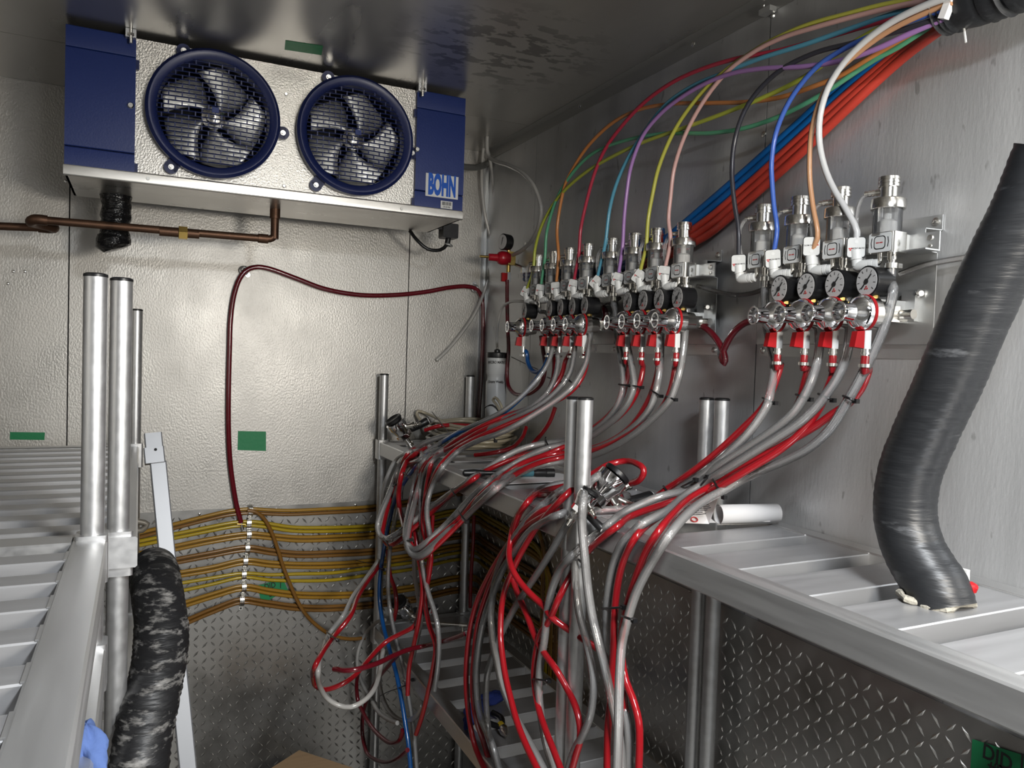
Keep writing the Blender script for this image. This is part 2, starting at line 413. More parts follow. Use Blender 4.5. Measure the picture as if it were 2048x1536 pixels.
# rivets and screws of the shell
def wall_screws(pts, nrm, parent, r=.006):
    g0 = None
    for p in pts:
        obj('rivet', G().lathe([(0, r), (.002, r), (.0035, r*.6)], p, nrm, 12), MAT['screw'], parent)
wall_screws([at(1387, 88, x=-.03), at(1160, 212, x=-.03), at(1528, 268, x=0)], (-1, 0, 0), wr, .007)
wall_screws([at(399, 1028, y=-.0035), at(553, 1019, y=-.0035), at(711, 1010, y=-.0035)], (0, -1, 0), tb, .005)
wall_screws([at(27, 543, y=0), at(50, 543, y=0), at(16, 567, y=0), at(131, 362, y=0), at(920, 305, y=0)], (0, -1, 0), wb, .005)
# pipe clip high on the right wall joint
t = thing('pipe_strap', 'small steel strap screwed to the right wall joint near the ceiling', 'strap', at(1535, 22, x=0))
obj('strap', G().box(at(1535, 22, x=-.012), (.02, .035, .012)), MAT['galv'], t)
obj('screw', G().lathe([(0, .006), (.004, .004)], at(1528, 12, x=0), (-1, 0, 0), 10), MAT['screw'], t)
obj('screw', G().lathe([(0, .006), (.004, .004)], at(1546, 32, x=0), (-1, 0, 0), 10), MAT['screw'], t)
# the lamp the room is lit by (over the photographer's shoulder) and the doorway frame behind
t = thing('ceiling_lamp', 'vapour-tight ceiling lamp above the photographer', 'lamp', (-.78, -3.10, H))
obj('housing', G().rbox((-.78, -3.10, H-.04), (.20, .62, .07), .03, axis=1), MAT['white'], t)
obj('lens', G().rbox((-.78, -3.10, H-.10), (.17, .54, .05), .024, axis=1), MAT['lamp'], t)

t = thing('work_lamp', 'work lamp on a tripod beside the photographer', 'lamp', (-.57, -3.27, 0))
obj('head', G().rbox((-.57, -3.262, 1.93), (.34, .06, .26), .02, axis=1), MAT['blackpl'], t)
obj('lens', G().rbox((-.57, -3.229, 1.93), (.30, .006, .22), .015, axis=1), MAT['lamp'], t)
obj('mast', G().cyl((-.57, -3.27, .5), (-.57, -3.27, 1.82), .014, 12), MAT['blackpl'], t)
for k in range(3):
    a = 2.1*k+.6; obj('leg', G().cyl((-.57, -3.27, .55), (-.57+.32*math.cos(a), -3.27+.32*math.sin(a), 0), .010, 10), MAT['blackpl'], t)

# ------------------------------------------------------------------ evaporator
YE = -.61
def fe(px, py, d=0): return at(px, py, y=YE+d)
ux0, ux1 = fe(134, 200).x, fe(923, 300).x
zt = 2.637; zb = (fe(133, 336).z+fe(921, 427).z)/2; zl = (fe(134, 351).z+fe(919, 438).z)/2
c1, c2 = fe(428, 233), fe(709, 276)
cz = (c1.z+c2.z)/2; RG = .1775
ul = thing('unit_cooler', 'aluminium evaporator with blue end covers and two caged fans under the ceiling', 'evaporator', ((ux0+ux1)/2, YE+.2, zl))
yb = at(820, 461, z=zl).y
ybk = min(yb+.0, -.20)
# body shell: front face with two round openings, top, bottom, back, ends
g = G(); N = 72; Ro = RG*.86
xm = (c1.x+c2.x)/2; fx0, fx1 = ux0+.005, ux1-.005
def holed(g, x0, x1, z0, z1, cx, cz, R, y):
    vv = []; 
    for i in range(N):
        a = 2*math.pi*i/N; ca, sa = math.cos(a), math.sin(a)
        vv.append((cx+R*ca, y, cz+R*sa))
    for i in range(N):
        a = 2*math.pi*i/N; ca, sa = math.cos(a), math.sin(a)
        k = min(((x1-cx)/ca if ca > 1e-6 else 9e9), ((x0-cx)/ca if ca < -1e-6 else 9e9), ((z1-cz)/sa if sa > 1e-6 else 9e9), ((z0-cz)/sa if sa < -1e-6 else 9e9))
        vv.append((cx+k*ca, y, cz+k*sa))
    fs = [(i, (i+1) % N, N+(i+1) % N, N+i) for i in range(N)]
    g.add(vv, fs)
    for qx, qz in ((x0, z0), (x0, z1), (x1, z0), (x1, z1)):   # corner fills
        best = sorted(range(N), key=lambda i: (vv[N+i][0]-qx)**2+(vv[N+i][2]-qz)**2)[:2]
        g.add([(qx, y, qz), vv[N+best[0]], vv[N+best[1]]], [(0, 1, 2)])
holed(g, fx0, xm, zb, zt, c1.x, cz, Ro, YE); holed(g, xm, fx1, zb, zt, c2.x, cz, Ro, YE)
obj('front_panel', g, MAT['unit'], ul, smooth=False)
g = G(); g.bbox((fx0, YE+.001, zt-.004), (fx1, ybk, zt)); g.bbox((fx0, ybk-.004, zb), (fx1, ybk, zt)); g.bbox((fx0, YE+.001, zb), (fx0+.004, ybk, zt)); g.bbox((fx1-.004, YE+.001, zb), (fx1, ybk, zt))
obj('casing', g, MAT['unit_plain'], ul, smooth=False)
# drain pan: tray with rolled front lip
g = G(); g.bbox((ux0-.003, YE-.012, zl), (ux1+.006, ybk+.005, zl+.006))
g.rbox(((ux0+ux1)/2, YE-.008, (zb+zl)/2+.003), (ux1-ux0+.012, .012, zb-zl+.012), .005, axis=0)
g.bbox((ux0-.003, YE, zl), (ux0+.003, ybk, zb+.01)); g.bbox((ux1, YE, zl), (ux1+.006, ybk, zb+.01))
obj('drain_pan', g, MAT['unit_plain'], ul)
for p in ((296, 357), (569, 428-36), (803, 418), (400, 0)):
    if p[1]: obj('screw', G().lathe([(0, .0055), (.004, .0045)], fe(*p, -.013), (0, -1, 0), 12), MAT['screw'], ul)
for p in ((572, 188), (568, 372)):
    obj('screw', G().lathe([(0, .006), (.003, .004)], fe(*p), (0, -1, 0), 12), MAT['screw'], ul)
# blue end covers, each in three bands
for (pa, pb, nm) in (((134, 0), (271, 0), 'l'), ((829, 0), (923, 0), 'r')):
    xa = fe(pa[0], 200 if nm == 'l' else 300).x; xb_ = fe(pb[0], 200 if nm == 'l' else 300).x
    hgt = zt-zb
    for k, (f0, f1, pr) in enumerate(((0, .148, .013), (.152, .845, .016), (.849, 1.0, .013))):
        g = G().rbox(((xa+xb_)/2, (YE-pr+ybk+.02)/2, zb+hgt*(f0+f1)/2), (xb_-xa+.004, (ybk-.02)-(YE-pr), hgt*(f1-f0)), .004, axis=0)
        # keep the cover a shell over the end, not through the fans
        g = G()
        if nm == 'l': g.rbox(((xa+xb_)/2-.002, YE-pr/2, zb+hgt*(f0+f1)/2), (xb_-xa+.004, pr, hgt*(f1-f0)), .003, axis=0); g.bbox((xa-.004, YE, zb+hgt*f0), (xa, ybk-.02, zb+hgt*f1))
        else: g.rbox(((xa+xb_)/2+.002, YE-pr/2, zb+hgt*(f0+f1)/2), (xb_-xa+.004, pr, hgt*(f1-f0)), .003, axis=0); g.bbox((xb_, YE, zb+hgt*f0), (xb_+.004, ybk-.02, zb+hgt*f1))
        obj('end_cover', g, MAT['blue'], ul, label='blue plastic end cover')
    e = xb_+.004 if nm == 'l' else xa-.004
    for f in (.05, .80):
        obj('cover_hinge', G().box((e, YE-.006, zb+hgt*f), (.008, .012, .025)), MAT['blue_dark'], ul)
for p in ((261, 211), (834, 299)):
    obj('screw', G().lathe([(0, .0085), (.003, .0085), (.006, .006)], fe(*p, -.016), (0, -1, 0), 14), MAT['screw'], ul)
for p in ((262, 73), (843, 181)):
    c = fe(*p, -.02)
    b_ = obj('hanger_bracket', G().box((c.x, c.y, c.z+.006), (.026, .022, .022)), MAT['galv'], ul, label='steel hanger bracket')
    obj('bolt', G().cyl((c.x, c.y-.012, c.z-.022), (c.x, c.y-.012, c.z+.03), .0045, 10), MAT['screw'], b_)
    obj('nut', G().lathe([(0, .009), (.008, .009)], (c.x, c.y-.012, c.z-.004), (0, 0, 1), 6), MAT['screw'], b_, smooth=False)
# fans
def fan(c, tabs, phase):
    cx = c.x
    sh = obj('fan_shroud', G().lathe([(0, Ro), (.0, Ro-.004), (.11, Ro-.004), (.11, .001)], (cx, YE, cz), (0, 1, 0), 48, cap=False), MAT['dark'], ul)
    gd = G()
    prof = [(-.005, RG), (-.030, RG), (-.037, RG-.008), (-.037, RG-.014), (-.026, Ro-.004), (.002, Ro-.008), (.002, RG)]
    gd.lathe([(-h, r) for h, r in prof], (cx, YE, cz), (0, -1, 0), 64, cap=False)
    rg = obj('fan_guard', gd, MAT['blue_dark'], ul, label='blue fan guard with brick-pattern grille')
    gg = G(); rows = 25; Rr = Ro-.004
    def dome(x, z): return YE-.030-.012*(1-(x*x+z*z)/(Rr*Rr))
    dz = 2*Rr/rows
    for i in range(1, rows):
        z = -Rr+i*dz; hw = math.sqrt(max(Rr*Rr-z*z, 0)); k = max(4, int(hw/.012))
        gg.tube([V((cx+x, dome(x, z), cz+z)) for x in [-hw+2*hw*j/k for j in range(k+1)]], .0019, 4)
    sp = .034
    for i in range(0, rows):
        z = -Rr+i*dz+dz/2; off = sp/2 if i % 2 else 0
        for j in range(-6, 7):
            x = j*sp+off
            if x*x+z*z < (Rr-.008)**2: gg.box((cx+x, dome(x, z), cz+z), (.0032, .004, dz))
    obj('grille', gg, MAT['blue_dark'], rg, kind='stuff')
    obj('badge', G().box((cx, YE-.044, cz+.006), (.018, .004, .015)), MAT['blue'], rg)
    for p in tabs:
        q = fe(*p, -.006)
        d = V((q.x-cx, 0, q.z-cz)).normalized(); b = V((cx, YE-.008, cz))+d*(RG-.004)
        tb_ = obj('mounting_tab', G().cyl((q.x, YE, q.z), (q.x, YE-.014, q.z), .0185, 24).box((b+V((q.x, YE-.008, q.z)))/2, (.034, .012, .03), Matrix.Rotation(math.atan2(d.x, d.z), 3, 'Y')), MAT['blue_dark'], rg)
        obj('nut', G().lathe([(0, .0075), (.002, .0075), (.002, .0052), (.007, .0045)], (q.x, YE-.014, q.z), (0, -1, 0), 12), MAT['screw'], rg)
    hub = obj('fan', G().lathe([(0, .030), (.012, .032), (.016, .022), (.030, .020), (.034, .010)], (cx, YE+.030, cz), (0, -1, 0), 24), MAT['steel'], ul, label='five-bladed aluminium fan')
    Rb = Ro*.94
    for k in range(5):
        a0 = phase+2*math.pi*k/5; gb = G(); nu, nv = 9, 9; vv = []
        for i in range(nu):
            f = i/(nu-1); r = .026+(Rb-.026)*f
            wd = math.radians(15+19*math.sin(min(f*1.25, 1)*math.pi/2))*(1 if f < .86 else math.sqrt(max(0.0, 1-((f-.86)/.145)**2)))
            sw = math.radians(26)*f
            for j in range(nv):
                v_ = j/(nv-1)*2-1
                a = a0+sw+wd*v_*1.05
                vv.append(V((cx+r*math.cos(a), YE+.022-.020*v_*(.5+.5*f)+.012*v_*v_, cz+r*math.sin(a))))
        fs = [(i*nv+j, i*nv+j+1, (i+1)*nv+j+1, (i+1)*nv+j) for i in range(nu-1) for j in range(nv-1)]
        gb.add(vv, fs)
        bl = obj('blade', gb, MAT['blade'], hub, angle=80)
        sm = bl.modifiers.new('thickness', 'SOLIDIFY'); sm.thickness = .0015
fan(c1, ((367, 103), (565, 267), (342, 335)), math.radians(52))
fan(c2, ((656, 156), (823, 307), (631, 371)), math.radians(48))
# stickers on the right cover
q0, q1, q2, q3 = [fe(*p, -.0165) for p in ((852, 345), (917, 355), (915, 400), (851, 391))]
cc = (q0+q1+q2+q3)/4; w_ = (q1-q0).x; h_ = (q0-q3).z
st = obj('brand_sticker', G().box(cc, (w_, .0012, h_)), MAT['white'], ul, label='white sticker lettered BOHN in blue')
obj('lettering', xf(text_geo('BOHN', h_*1.22, .0048, .37), frame((cc.x, cc.y-.001, cc.z), (1, 0, 0), (0, 0, 1))), MAT['logo_blue'], st, smooth=False)
cb = fe(893, 410, -.0165)
st = obj('barcode_sticker', G().box(cb, (.040, .0012, .024)), MAT['white'], ul, label='small white barcode sticker')
g = G(); x = -.015
while x < .015:
    bw = random.choice((.0006, .001, .0016)); g.box((cb.x+x, cb.y-.0009, cb.z+.004), (bw, .0004, .011)); x += bw+random.choice((.0007, .0012))
obj('bars', g, MAT['ink'], st, kind='stuff')
obj('lettering', xf(text_geo('ZEK85986', .0075, 0, .8), frame((cb.x, cb.y-.0009, cb.z-.007), (1, 0, 0), (0, 0, 1))), MAT['ink'], st, smooth=False)
# drain stub under the pan
YD = -.43
dp = at(548, 400, y=YD)

# ------------------------------------------------------------------ copper drain line
dl = thing('drain_pipe', 'weathered copper drain pipe with brass union under the evaporator', 'pipe', at(350, 465, y=YD))
ztop = zl
pA, pB = at(549, 478, y=YD), at(70, 439, y=YD)
pC = at(70, 439, y=YD)
obj('elbow_fitting', G().cyl((pA.x, pA.y, ztop), (pA.x, pA.y, ztop-.03), .016, 16).cyl((pA.x, pA.y, ztop-.03), (pA.x, pA.y, pA.z-.0), .0125, 16), MAT['copper'], dl)
obj('pipe', G().tube(spline([V((pA.x, pA.y, pA.z+.03)), V((pA.x-.002, pA.y, pA.z+.008)), V((pA.x-.014, pA.y, pA.z-.001)), V((pA.x-.05, pA.y, pA.z-.002)), pB], .02), .0115, 14), MAT['copper'], dl)
obj('elbow_fitting', G().cyl(V((pA.x-.02, pA.y, pA.z-.002)), V((pA.x-.05, pA.y, pA.z-.002)), .0145, 16), MAT['copper'], dl)
m1 = at(366, 466, y=YD); dx = (pB-pA).normalized()
obj('union_nut', G().lathe([(0, .0135), (.008, .0135), (.008, .021), (.032, .021), (.032, .0135), (.05, .0135)], m1-dx*.02, dx, 6), MAT['brass'], dl, smooth=False)
obj('coupling', G().cyl(m1-dx*.045, m1+dx*.065, .0140, 16), MAT['copper'], dl)
pD = at(100, 457, y=-.30); pE = at(-60, 450, y=-.30)
obj('return_bend', G().tube(spline([pB+V((.03, 0, 0)), pB, pB+V((-.012, .02, -.004)), (pB+pD)/2+V((-.01, 0, 0)), pD+V((.012, -.02, 0)), pD+V((.0, 0, 0)), pD+V((-.03, 0, 0))], .008), .0145, 14), MAT['copper'], dl)
obj('pipe', G().cyl(pD+V((-.02, 0, 0)), pE, .0115, 14), MAT['copper'], dl)
# black taped sleeve hanging under the unit
p0 = at(234, 396, y=-.36); p1 = at(228, 500, y=-.36)
gz = G(); n = 14; pts = []; rad = []
for i in range(n):
    f = i/(n-1); pts.append(p0.lerp(p1, f)+V((random.uniform(-.003, .003), 0, 0))); rad.append(.040+random.uniform(-.004, .004)+(.012*max(0, f-.6)/.4)+(.004 if f < .1 else 0)-(.02 if i == n-1 else 0))
pts[0].z = zl
gz.tube(pts, .04, 18, radii=rad)
obj('taped_pipe_sleeve', gz, MAT['blackbag'], None, 'crumpled black taped sleeve hanging below the left of the evaporator', 'pipe sleeve')
# junction box with cable
jp = at(897, 463, y=-.33)
jb = thing('junction_box', 'black electrical box at the right end under the evaporator', 'electrical box', jp)
obj('box', G().rbox(jp, (.058, .05, .052), .004, axis=1), MAT['blackpl'], jb)
obj('lug', G().box(jp+V((-.036, -.01, .012)), (.016, .01, .018)), MAT['blackpl'], jb)
obj('cable_gland', G().cyl(jp+V((0, 0, -.024)), jp+V((-.004, 0, -.05)), .010, 12), MAT['blackpl'], jb)
obj('cable_clamp', G().ring(at(897, 490, y=-.33), (.3, 0, 1), .012, .004), MAT['galv'], jb)
obj('power_cable', G().tube(spline([at(820, 462, y=-.30), at(832, 478, y=-.28), at(855, 498, y=-.28), at(880, 500, y=-.30), at(893, 490, y=-.33), at(897, 478, y=-.33)]), .0065, 10), MAT['blackpl'], None, 'short black power cable drooping from the evaporator to the black box', 'cable')
# conduit from unit to corner
obj('conduit', G().tube(spline([V((ux1, -.30, at(930, 335, y=-.30).z)), at(945, 335, y=-.2), at(965, 332, y=-.1), at(978, 326, y=-.02)]), .012, 12), MAT['conduit'], None, 'grey conduit running from the evaporator end to the corner', 'conduit')

# ------------------------------------------------------------------ shelving
def shelf_unit(label, x0, x1, y0, y1, tiers, posts, ptop, pr=.0172, rail=.042, rh=.052, pitch=.155, sw=.10, sh=.04, yoff=0.0, slat_mat=None, fp=0.0):
    """x0<x1, y0>y1 (y0 far end); tiers = list of top heights; posts = list of (x, y)"""
    un = thing('shelving_unit', label, 'shelf', ((x0+x1)/2, (y0+y1)/2, 0))
    for zt_ in tiers:
        for xa, xb_ in ((x0, x0+rail), (x1-rail, x1)):
            obj('rail', G().rbox(((xa+xb_)/2, (y0+y1)/2, zt_-rh/2), (rail, y0-y1, rh), .003, axis=1, seg=1), MAT['alu'], un, smooth=False)
        for ya in (y0-rail/2, y1+rail/2):
            obj('end_rail', G().rbox(((x0+x1)/2, ya, zt_-rh/2), (x1-x0-2*rail, rail, rh), .003, axis=0, seg=1), MAT['alu'], un, smooth=False)
        gs = None; y = y0-rail-yoff
        gl = G().rbox((0, 0, 0), (x1-x0-2*rail+.001, sw, sh), .002, axis=0, seg=1)
        me = mesh(gl, 'slat', smooth=False)
        mw = mesh(G().box((0, 0, 0), (.005, sw*.96, .0022)), 'weld', smooth=False)
        while y-sw > y1+rail-.001:
            s_ = obj('slat', me, slat_mat or MAT['alu_slat'], un, world=False); s_.matrix_parent_inverse = Matrix.Identity(4)
            s_.location = V(((x0+x1)/2, y-sw/2, zt_-.003-sh/2))-un.location
            for sx in (-1, 1):
                w_ = obj('weld_bead', mw, MAT['alu'], s_, world=False); w_.matrix_parent_inverse = Matrix.Identity(4)
                w_.location = (sx*((x1-x0)/2-rail), 0, sh/2+.0006)
            y -= pitch
    for (px_, py_) in posts:
        p_ = obj('post', G().cyl((px_, py_, .03), (px_, py_, ptop), pr, 20), MAT['alu'], un)
        obj('post_cap', G().lathe([(0, pr+.0006), (.004, pr+.0006), (.006, pr-.003)], (px_, py_, ptop), (0, 0, 1), 20), MAT['blackpl'], p_)
        obj('foot', G().cyl((px_, py_, 0), (px_, py_, .03), pr+.006, 14), MAT['blackpl'], p_)
        for zt_ in tiers:
            c_ = obj('post_socket', G().rbox((px_, py_, zt_-.03), (pr*2+.012, pr*2+.012, .075), .006, axis=2), MAT['alu'], un)
            obj('set_screw', G().lathe([(0, .005), (.003, .005), (.004, .003)], (px_, py_-pr-.006, zt_-.03), (0, -1, 0), 10), MAT['screw'], c_)
    return un
ZS = 1.4618
shelf_unit('far right aluminium shelf holding the coiled tubing', -.455, -.035, -.03, -1.53, [ZS, .74], [(-.437, -.062), (-.068, -.045), (-.432, -1.513), (-.055, -1.502)], 1.720)
shelf_unit('near right aluminium shelf that the black trunk hose passes through', -.411, -.002, -1.535, -3.05, [ZS], [(-.432, -1.560), (-.055, -1.557), (-.39, -3.03), (-.03, -3.03)], 1.722, yoff=.140-.0, pitch=.1555)
ZL = 1.50
shelf_unit('near left aluminium shelf in the foreground', -2.0, -1.335, -1.575, -3.35, [ZL, 1.325], [(-1.357, -1.598), (-1.97, -1.598), (-1.357, -3.33), (-1.97, -3.33)], 1.913, rail=.050, pitch=.1115, sw=.05, sh=.045, yoff=.045)
shelf_unit('far left aluminium shelf behind the double posts', -1.955, -1.292, -.235, -1.555, [ZL-.012, .95], [(-1.322, -1.525), (-1.93, -1.525), (-1.303, -.262), (-1.93, -.262)], 1.914, rail=.046, pitch=.1115, sw=.05, sh=.045, yoff=.02)

# ------------------------------------------------------------------ wall panels for the detectors
def sheet(g, prof, ya, yb, th=.0016):
    for (xa, za), (xb_, zb_) in zip(prof[:-1], prof[1:]):
        d = V((xb_-xa, 0, zb_-za)); L = d.length; d.normalize(); c = V(((xa+xb_)/2, (ya+yb)/2, (za+zb_)/2))
        g.box(c, (L+th, abs(ya-yb), th), Matrix.Rotation(-math.atan2(d.z, d.x), 3, 'Y'))
PROF = [(-.002, 2.088), (-.002, 2.061), (-.046, 2.060), (-.046, 2.021), (-.012, 2.020), (-.012, 1.857), (-.002, 1.856), (-.002, 1.830)]
panels = [('first', -.57, -1.02), ('middle', -1.035, -1.471), ('nearest', -1.615, -2.056)]
for nm, ya, yb in panels:
    t = thing('mounting_panel', {'first': 'galvanised mounting panel under the four detectors nearest the corner', 'middle': 'galvanised mounting panel under the middle four detectors', 'nearest': 'galvanised mounting panel under the four detectors nearest the camera'}[nm], 'metal panel', (0, (ya+yb)/2, 1.83), 'stepped mounting panels on the right wall')
    g = G(); sheet(g, PROF, ya, yb); obj('bent_sheet', g, MAT['galv'], t, smooth=False)
    for y_ in (ya-.012, yb+.012):
        for z_ in (2.077, 1.842):
            obj('screw', G().lathe([(0, .0075), (.002, .0075), (.0045, .004)], (-.003, y_, z_), (-1, 0, 0), 12), MAT['screw'], t)
    ye = yb+.055 if nm != 'first' else yb+.03
    obj('regulator_bracket', G().box((-.05, yb+.052, 1.915), (.075, .0025, .04)).box((-.018, yb+.045, 1.925), (.012, .028, .055)), MAT['galv'], t, smooth=False)
    obj('screw', G().lathe([(0, .008), (.002, .008), (.005, .005)], (-.02, yb+.025, 1.948), (-.4, -1, 0), 12), MAT['screw'], t)

# ------------------------------------------------------------------ detectors
ZF = 2.035; XF = -.085
def logo_marks(parent, M, k=1.0, flip=False):
    g = text_geo('MICRO MATIC', .0040*k, .00008, .85, .0001)
    s_ = -1 if flip else 1
    obj('lettering', xf(g, M @ Matrix.Translation((.0035*k*s_, 0, 0))), MAT['ink'], parent, world=False, smooth=False)
    gr = G()
    for dx_, dy_ in ((0, 0), (.0032, .0), (.0016, -.0028)):
        gr.lathe([(0, .0014*k), (.0003, .0014*k)], M @ V(((-.0115*s_+dx_)*k, dy_*k, 0)), M.to_3x3() @ V((0, 0, 1)), 8)
    obj('logo', gr, MAT['redink'], parent, world=False)
def SY(g): return xf(g, Matrix.Rotation(-math.radians(72), 4, 'Z'))   # turned to the far side
def make_detector():
    t = thing('foam_detector', 'x', 'beer line detector', (XF, 0, ZF))
    k = dict(world=False)
    obj('block', G().rbox((.005, 0, 0), (.042, .052, .037), .009, axis=2, seg=4).bbox((.02, -.02, -.014), (.0385, .02, .016)), MAT['steel'], t, **k)
    mb = obj('mounting_bracket', G().bbox((.0345, -.078, -.016), (.0375, -.02, .016)).bbox((.0, -.03, -.0185), (.0375, -.078, -.016)), MAT['galv'], t, smooth=False, **k)
    obj('screw', G().lathe([(0, .006), (.003, .005)], (.034, -.062, .006), (-1, 0, 0), 10), MAT['screw'], mb, **k)
    obj('screw', G().lathe([(0, .004), (.002, .003)], (.034, -.062, -.008), (-1, 0, 0), 10), MAT['screw'], mb, **k)
    lb = obj('label_plate', G().rbox((-.0166, 0, .0), (.0012, .046, .034), .003, axis=0), MAT['label'], t, **k)
    M_ = frame((-.0173, 0, 0), (0, -1, 0), (0, 0, 1))
    g = G(); g.add(*[(lambda q: (q.v, q.f))(xf(G().rbox((0, 0, 0), (.024, .0004, .024), .006, axis=1), M_ @ Matrix.Rotation(math.pi/2, 4, 'X')))][0])
    for a in (-.0155, .0155): g.add([M_ @ V((a, -.009, 0)), M_ @ V((a*1.12, -.009, 0)), M_ @ V((a*1.22, 0, 0)), M_ @ V((a*1.12, .009, 0)), M_ @ V((a, .009, 0)), M_ @ V((a*1.1, 0, 0))], [(0, 1, 2, 5), (5, 2, 3, 4)])
    obj('emblem_outline', g, MAT['ink'], lb, **k)
    obj('emblem', xf(G().rbox((0, 0, 0), (.0205, .0010, .0205), .005, axis=1), M_ @ Matrix.Rotation(math.pi/2, 4, 'X')), MAT['white'], lb, **k)
    obj('lettering', xf(text_geo('micro matic', .0036, .0001, .8, .0001), M_ @ Matrix.Translation((0, 0, .0008))), MAT['redink'], lb, smooth=False, **k)
    obj('glass_chamber', G().lathe([(0, .0245), (.045, .0245)], (0, 0, .017), (0, 0, 1), 24, cap=False), MAT['glass'], t, **k)
    obj('float', G().lathe([(0, .017), (.020, .017), (.024, .012), (.024, .007), (.044, .007)], (0, 0, .018), (0, 0, 1), 18), MAT['milky'], t, **k)
    obj('collar', G().lathe([(0, .0285), (.001, .0295), (.017, .0295), (.019, .028)], (0, 0, .060), (0, 0, 1), 28), MAT['steel'], t, **k)
    obj('release_cap', G().lathe([(0, .0150), (.022, .0150), (.022, .0185), (.026, .0185), (.0265, .0172), (.028, .0172), (.0285, .0185), (.032, .0185), (.0325, .0172), (.034, .0172), (.0345, .0185), (.040, .0178), (.041, .015)], (0, 0, .078), (0, 0, 1), 24), MAT['steel'], t, **k)
    obj('vent_barb', SY(G().lathe([(0, .006), (.014, .006), (.014, .0045), (.02, .0062), (.02, .0045), (.026, .006), (.026, .004), (.034, .005)], (-.008, 0, .093), (-1, 0, 0), 12)), MAT['steel'], t, **k)
    obj('vent_tube', SY(G().tube(spline([V((-.034, 0, .093)), V((-.046, 0, .088)), V((-.054, 0, .070)), V((-.055, 0, .040)), V((-.048, .004, .005)), V((-.040, .008, -.03))], .008), .0042, 8)), MAT['clear'], t, **k)
    obj('hook_tube', SY(G().tube(spline([V((-.0098, 0, -.016)), V((-.0098, 0, -.024)), V((-.010, 0, -.031)), V((-.014, 0, -.0355)), V((-.022, 0, -.036))], .006), .0047, 10)), MAT['steel'], t, **k)
    e = obj('elbow_fitting', SY(G().lathe([(0, .0075), (.001, .0095), (.007, .0095), (.007, .0082), (.009, .0082), (.009, .0105), (.015, .0105), (.015, .0088), (.017, .0088), (.017, .0105), (.036, .0105), (.044, .006)], (-.012, 0, -.036), (-1, 0, -.06), 18)
            .lathe([(0, .0095), (.012, .0098), (.012, .0115), (.030, .0118), (.031, .009)], (-.050, 0, -.038), (-.12, 0, 1), 18)), MAT['white'], t, label='white push-fit elbow', **k)
    obj('outlet_stub', G().lathe([(0, .0085), (.012, .0085), (.012, .0065), (.04, .0062)], (.006, -.008, -.018), (0, 0, -1), 14), MAT['steel'], t, **k)
    obj('hose_clamp', G().lathe([(0, .0118), (.009, .0118)], (.006, -.008, -.036), (0, 0, -1), 18).box((.02, -.012, -.040), (.010, .008, .008)), MAT['screw'], t, **k)
    tg = bpy.data.objects.new('paddle', mesh(G().rbox((0, 0, 0), (.030, .036, .003), .005, axis=2), 'paddle')); col.objects.link(tg)
    tg.data.materials.append(MAT['white']); tg.parent = t; WM[tg.name] = Matrix.Identity(4); tg['label'] = 'white handle plate with a red logo'
    tg.location = (-.022, .046, -.004)
    r_ = obj('rim', G().rbox((0, 0, -.0014), (.0335, .0395, .0028), .006, axis=2), MAT['ink'], tg, **k)
    obj('pivot_dot', G().lathe([(0, .0032), (.0006, .0032)], (.0, .010, .0014), (0, 0, 1), 12), MAT['label'], tg, **k)
    logo_marks(tg, Matrix.Translation((0, -.002, .0017)))
    obj('lever', G().cyl((-.004, .022, -.002), (-.010, .044, -.002), .004, 8), MAT['steel'], t, **k)
    return t
proto = make_detector()
dets = [(-.650, 'lime', 28, 'lime green'), (-.757, 'green', 8, 'green'), (-.862, 'orange', -4, 'orange'), (-.972, 'red', 14, 'red'),
        (-1.105, 'sky', 42, 'sky blue'), (-1.217, 'purple', 16, 'purple'), (-1.318, 'yellow', 36, 'yellow'), (-1.427, 'pink', 8, 'pink'),
        (-1.697, 'graphite', -2, 'black'), (-1.800, 'royal', -4, 'royal blue'), (-1.902, 'peach', 0, 'peach'), (-2.008, 'white', 0, 'white')]
face = frame((0, 0, 0), (.60, -.80, 0), (0, 0, 1)).to_3x3()
DET = []
for i, (y_, c_, tilt, cn) in enumerate(dets):
    o = proto if i == 0 else copy_tree(proto)
    o.location = (XF, y_, ZF)
    o['label'] = f'steel and glass foam detector fed by the {cn} beer line'
    o['group'] = 'foam detectors on the right wall'
    pd = [c for c in o.children if c.name.startswith('paddle')][0]
    rr = face @ Matrix.Rotation(math.radians(-tilt), 3, 'Z') @ (Matrix.Rotation(math.radians(-90 if i < 9 else (180 if i == 10 else 0)), 3, 'Z') if True else Matrix.Identity(3))
    if i < 9:  rr = face @ Matrix.Rotation(math.radians(-tilt), 3, 'Z')
    pd.rotation_euler = rr.to_euler()
    if i == 10: pd.location.z += .014
    DET.append(o)
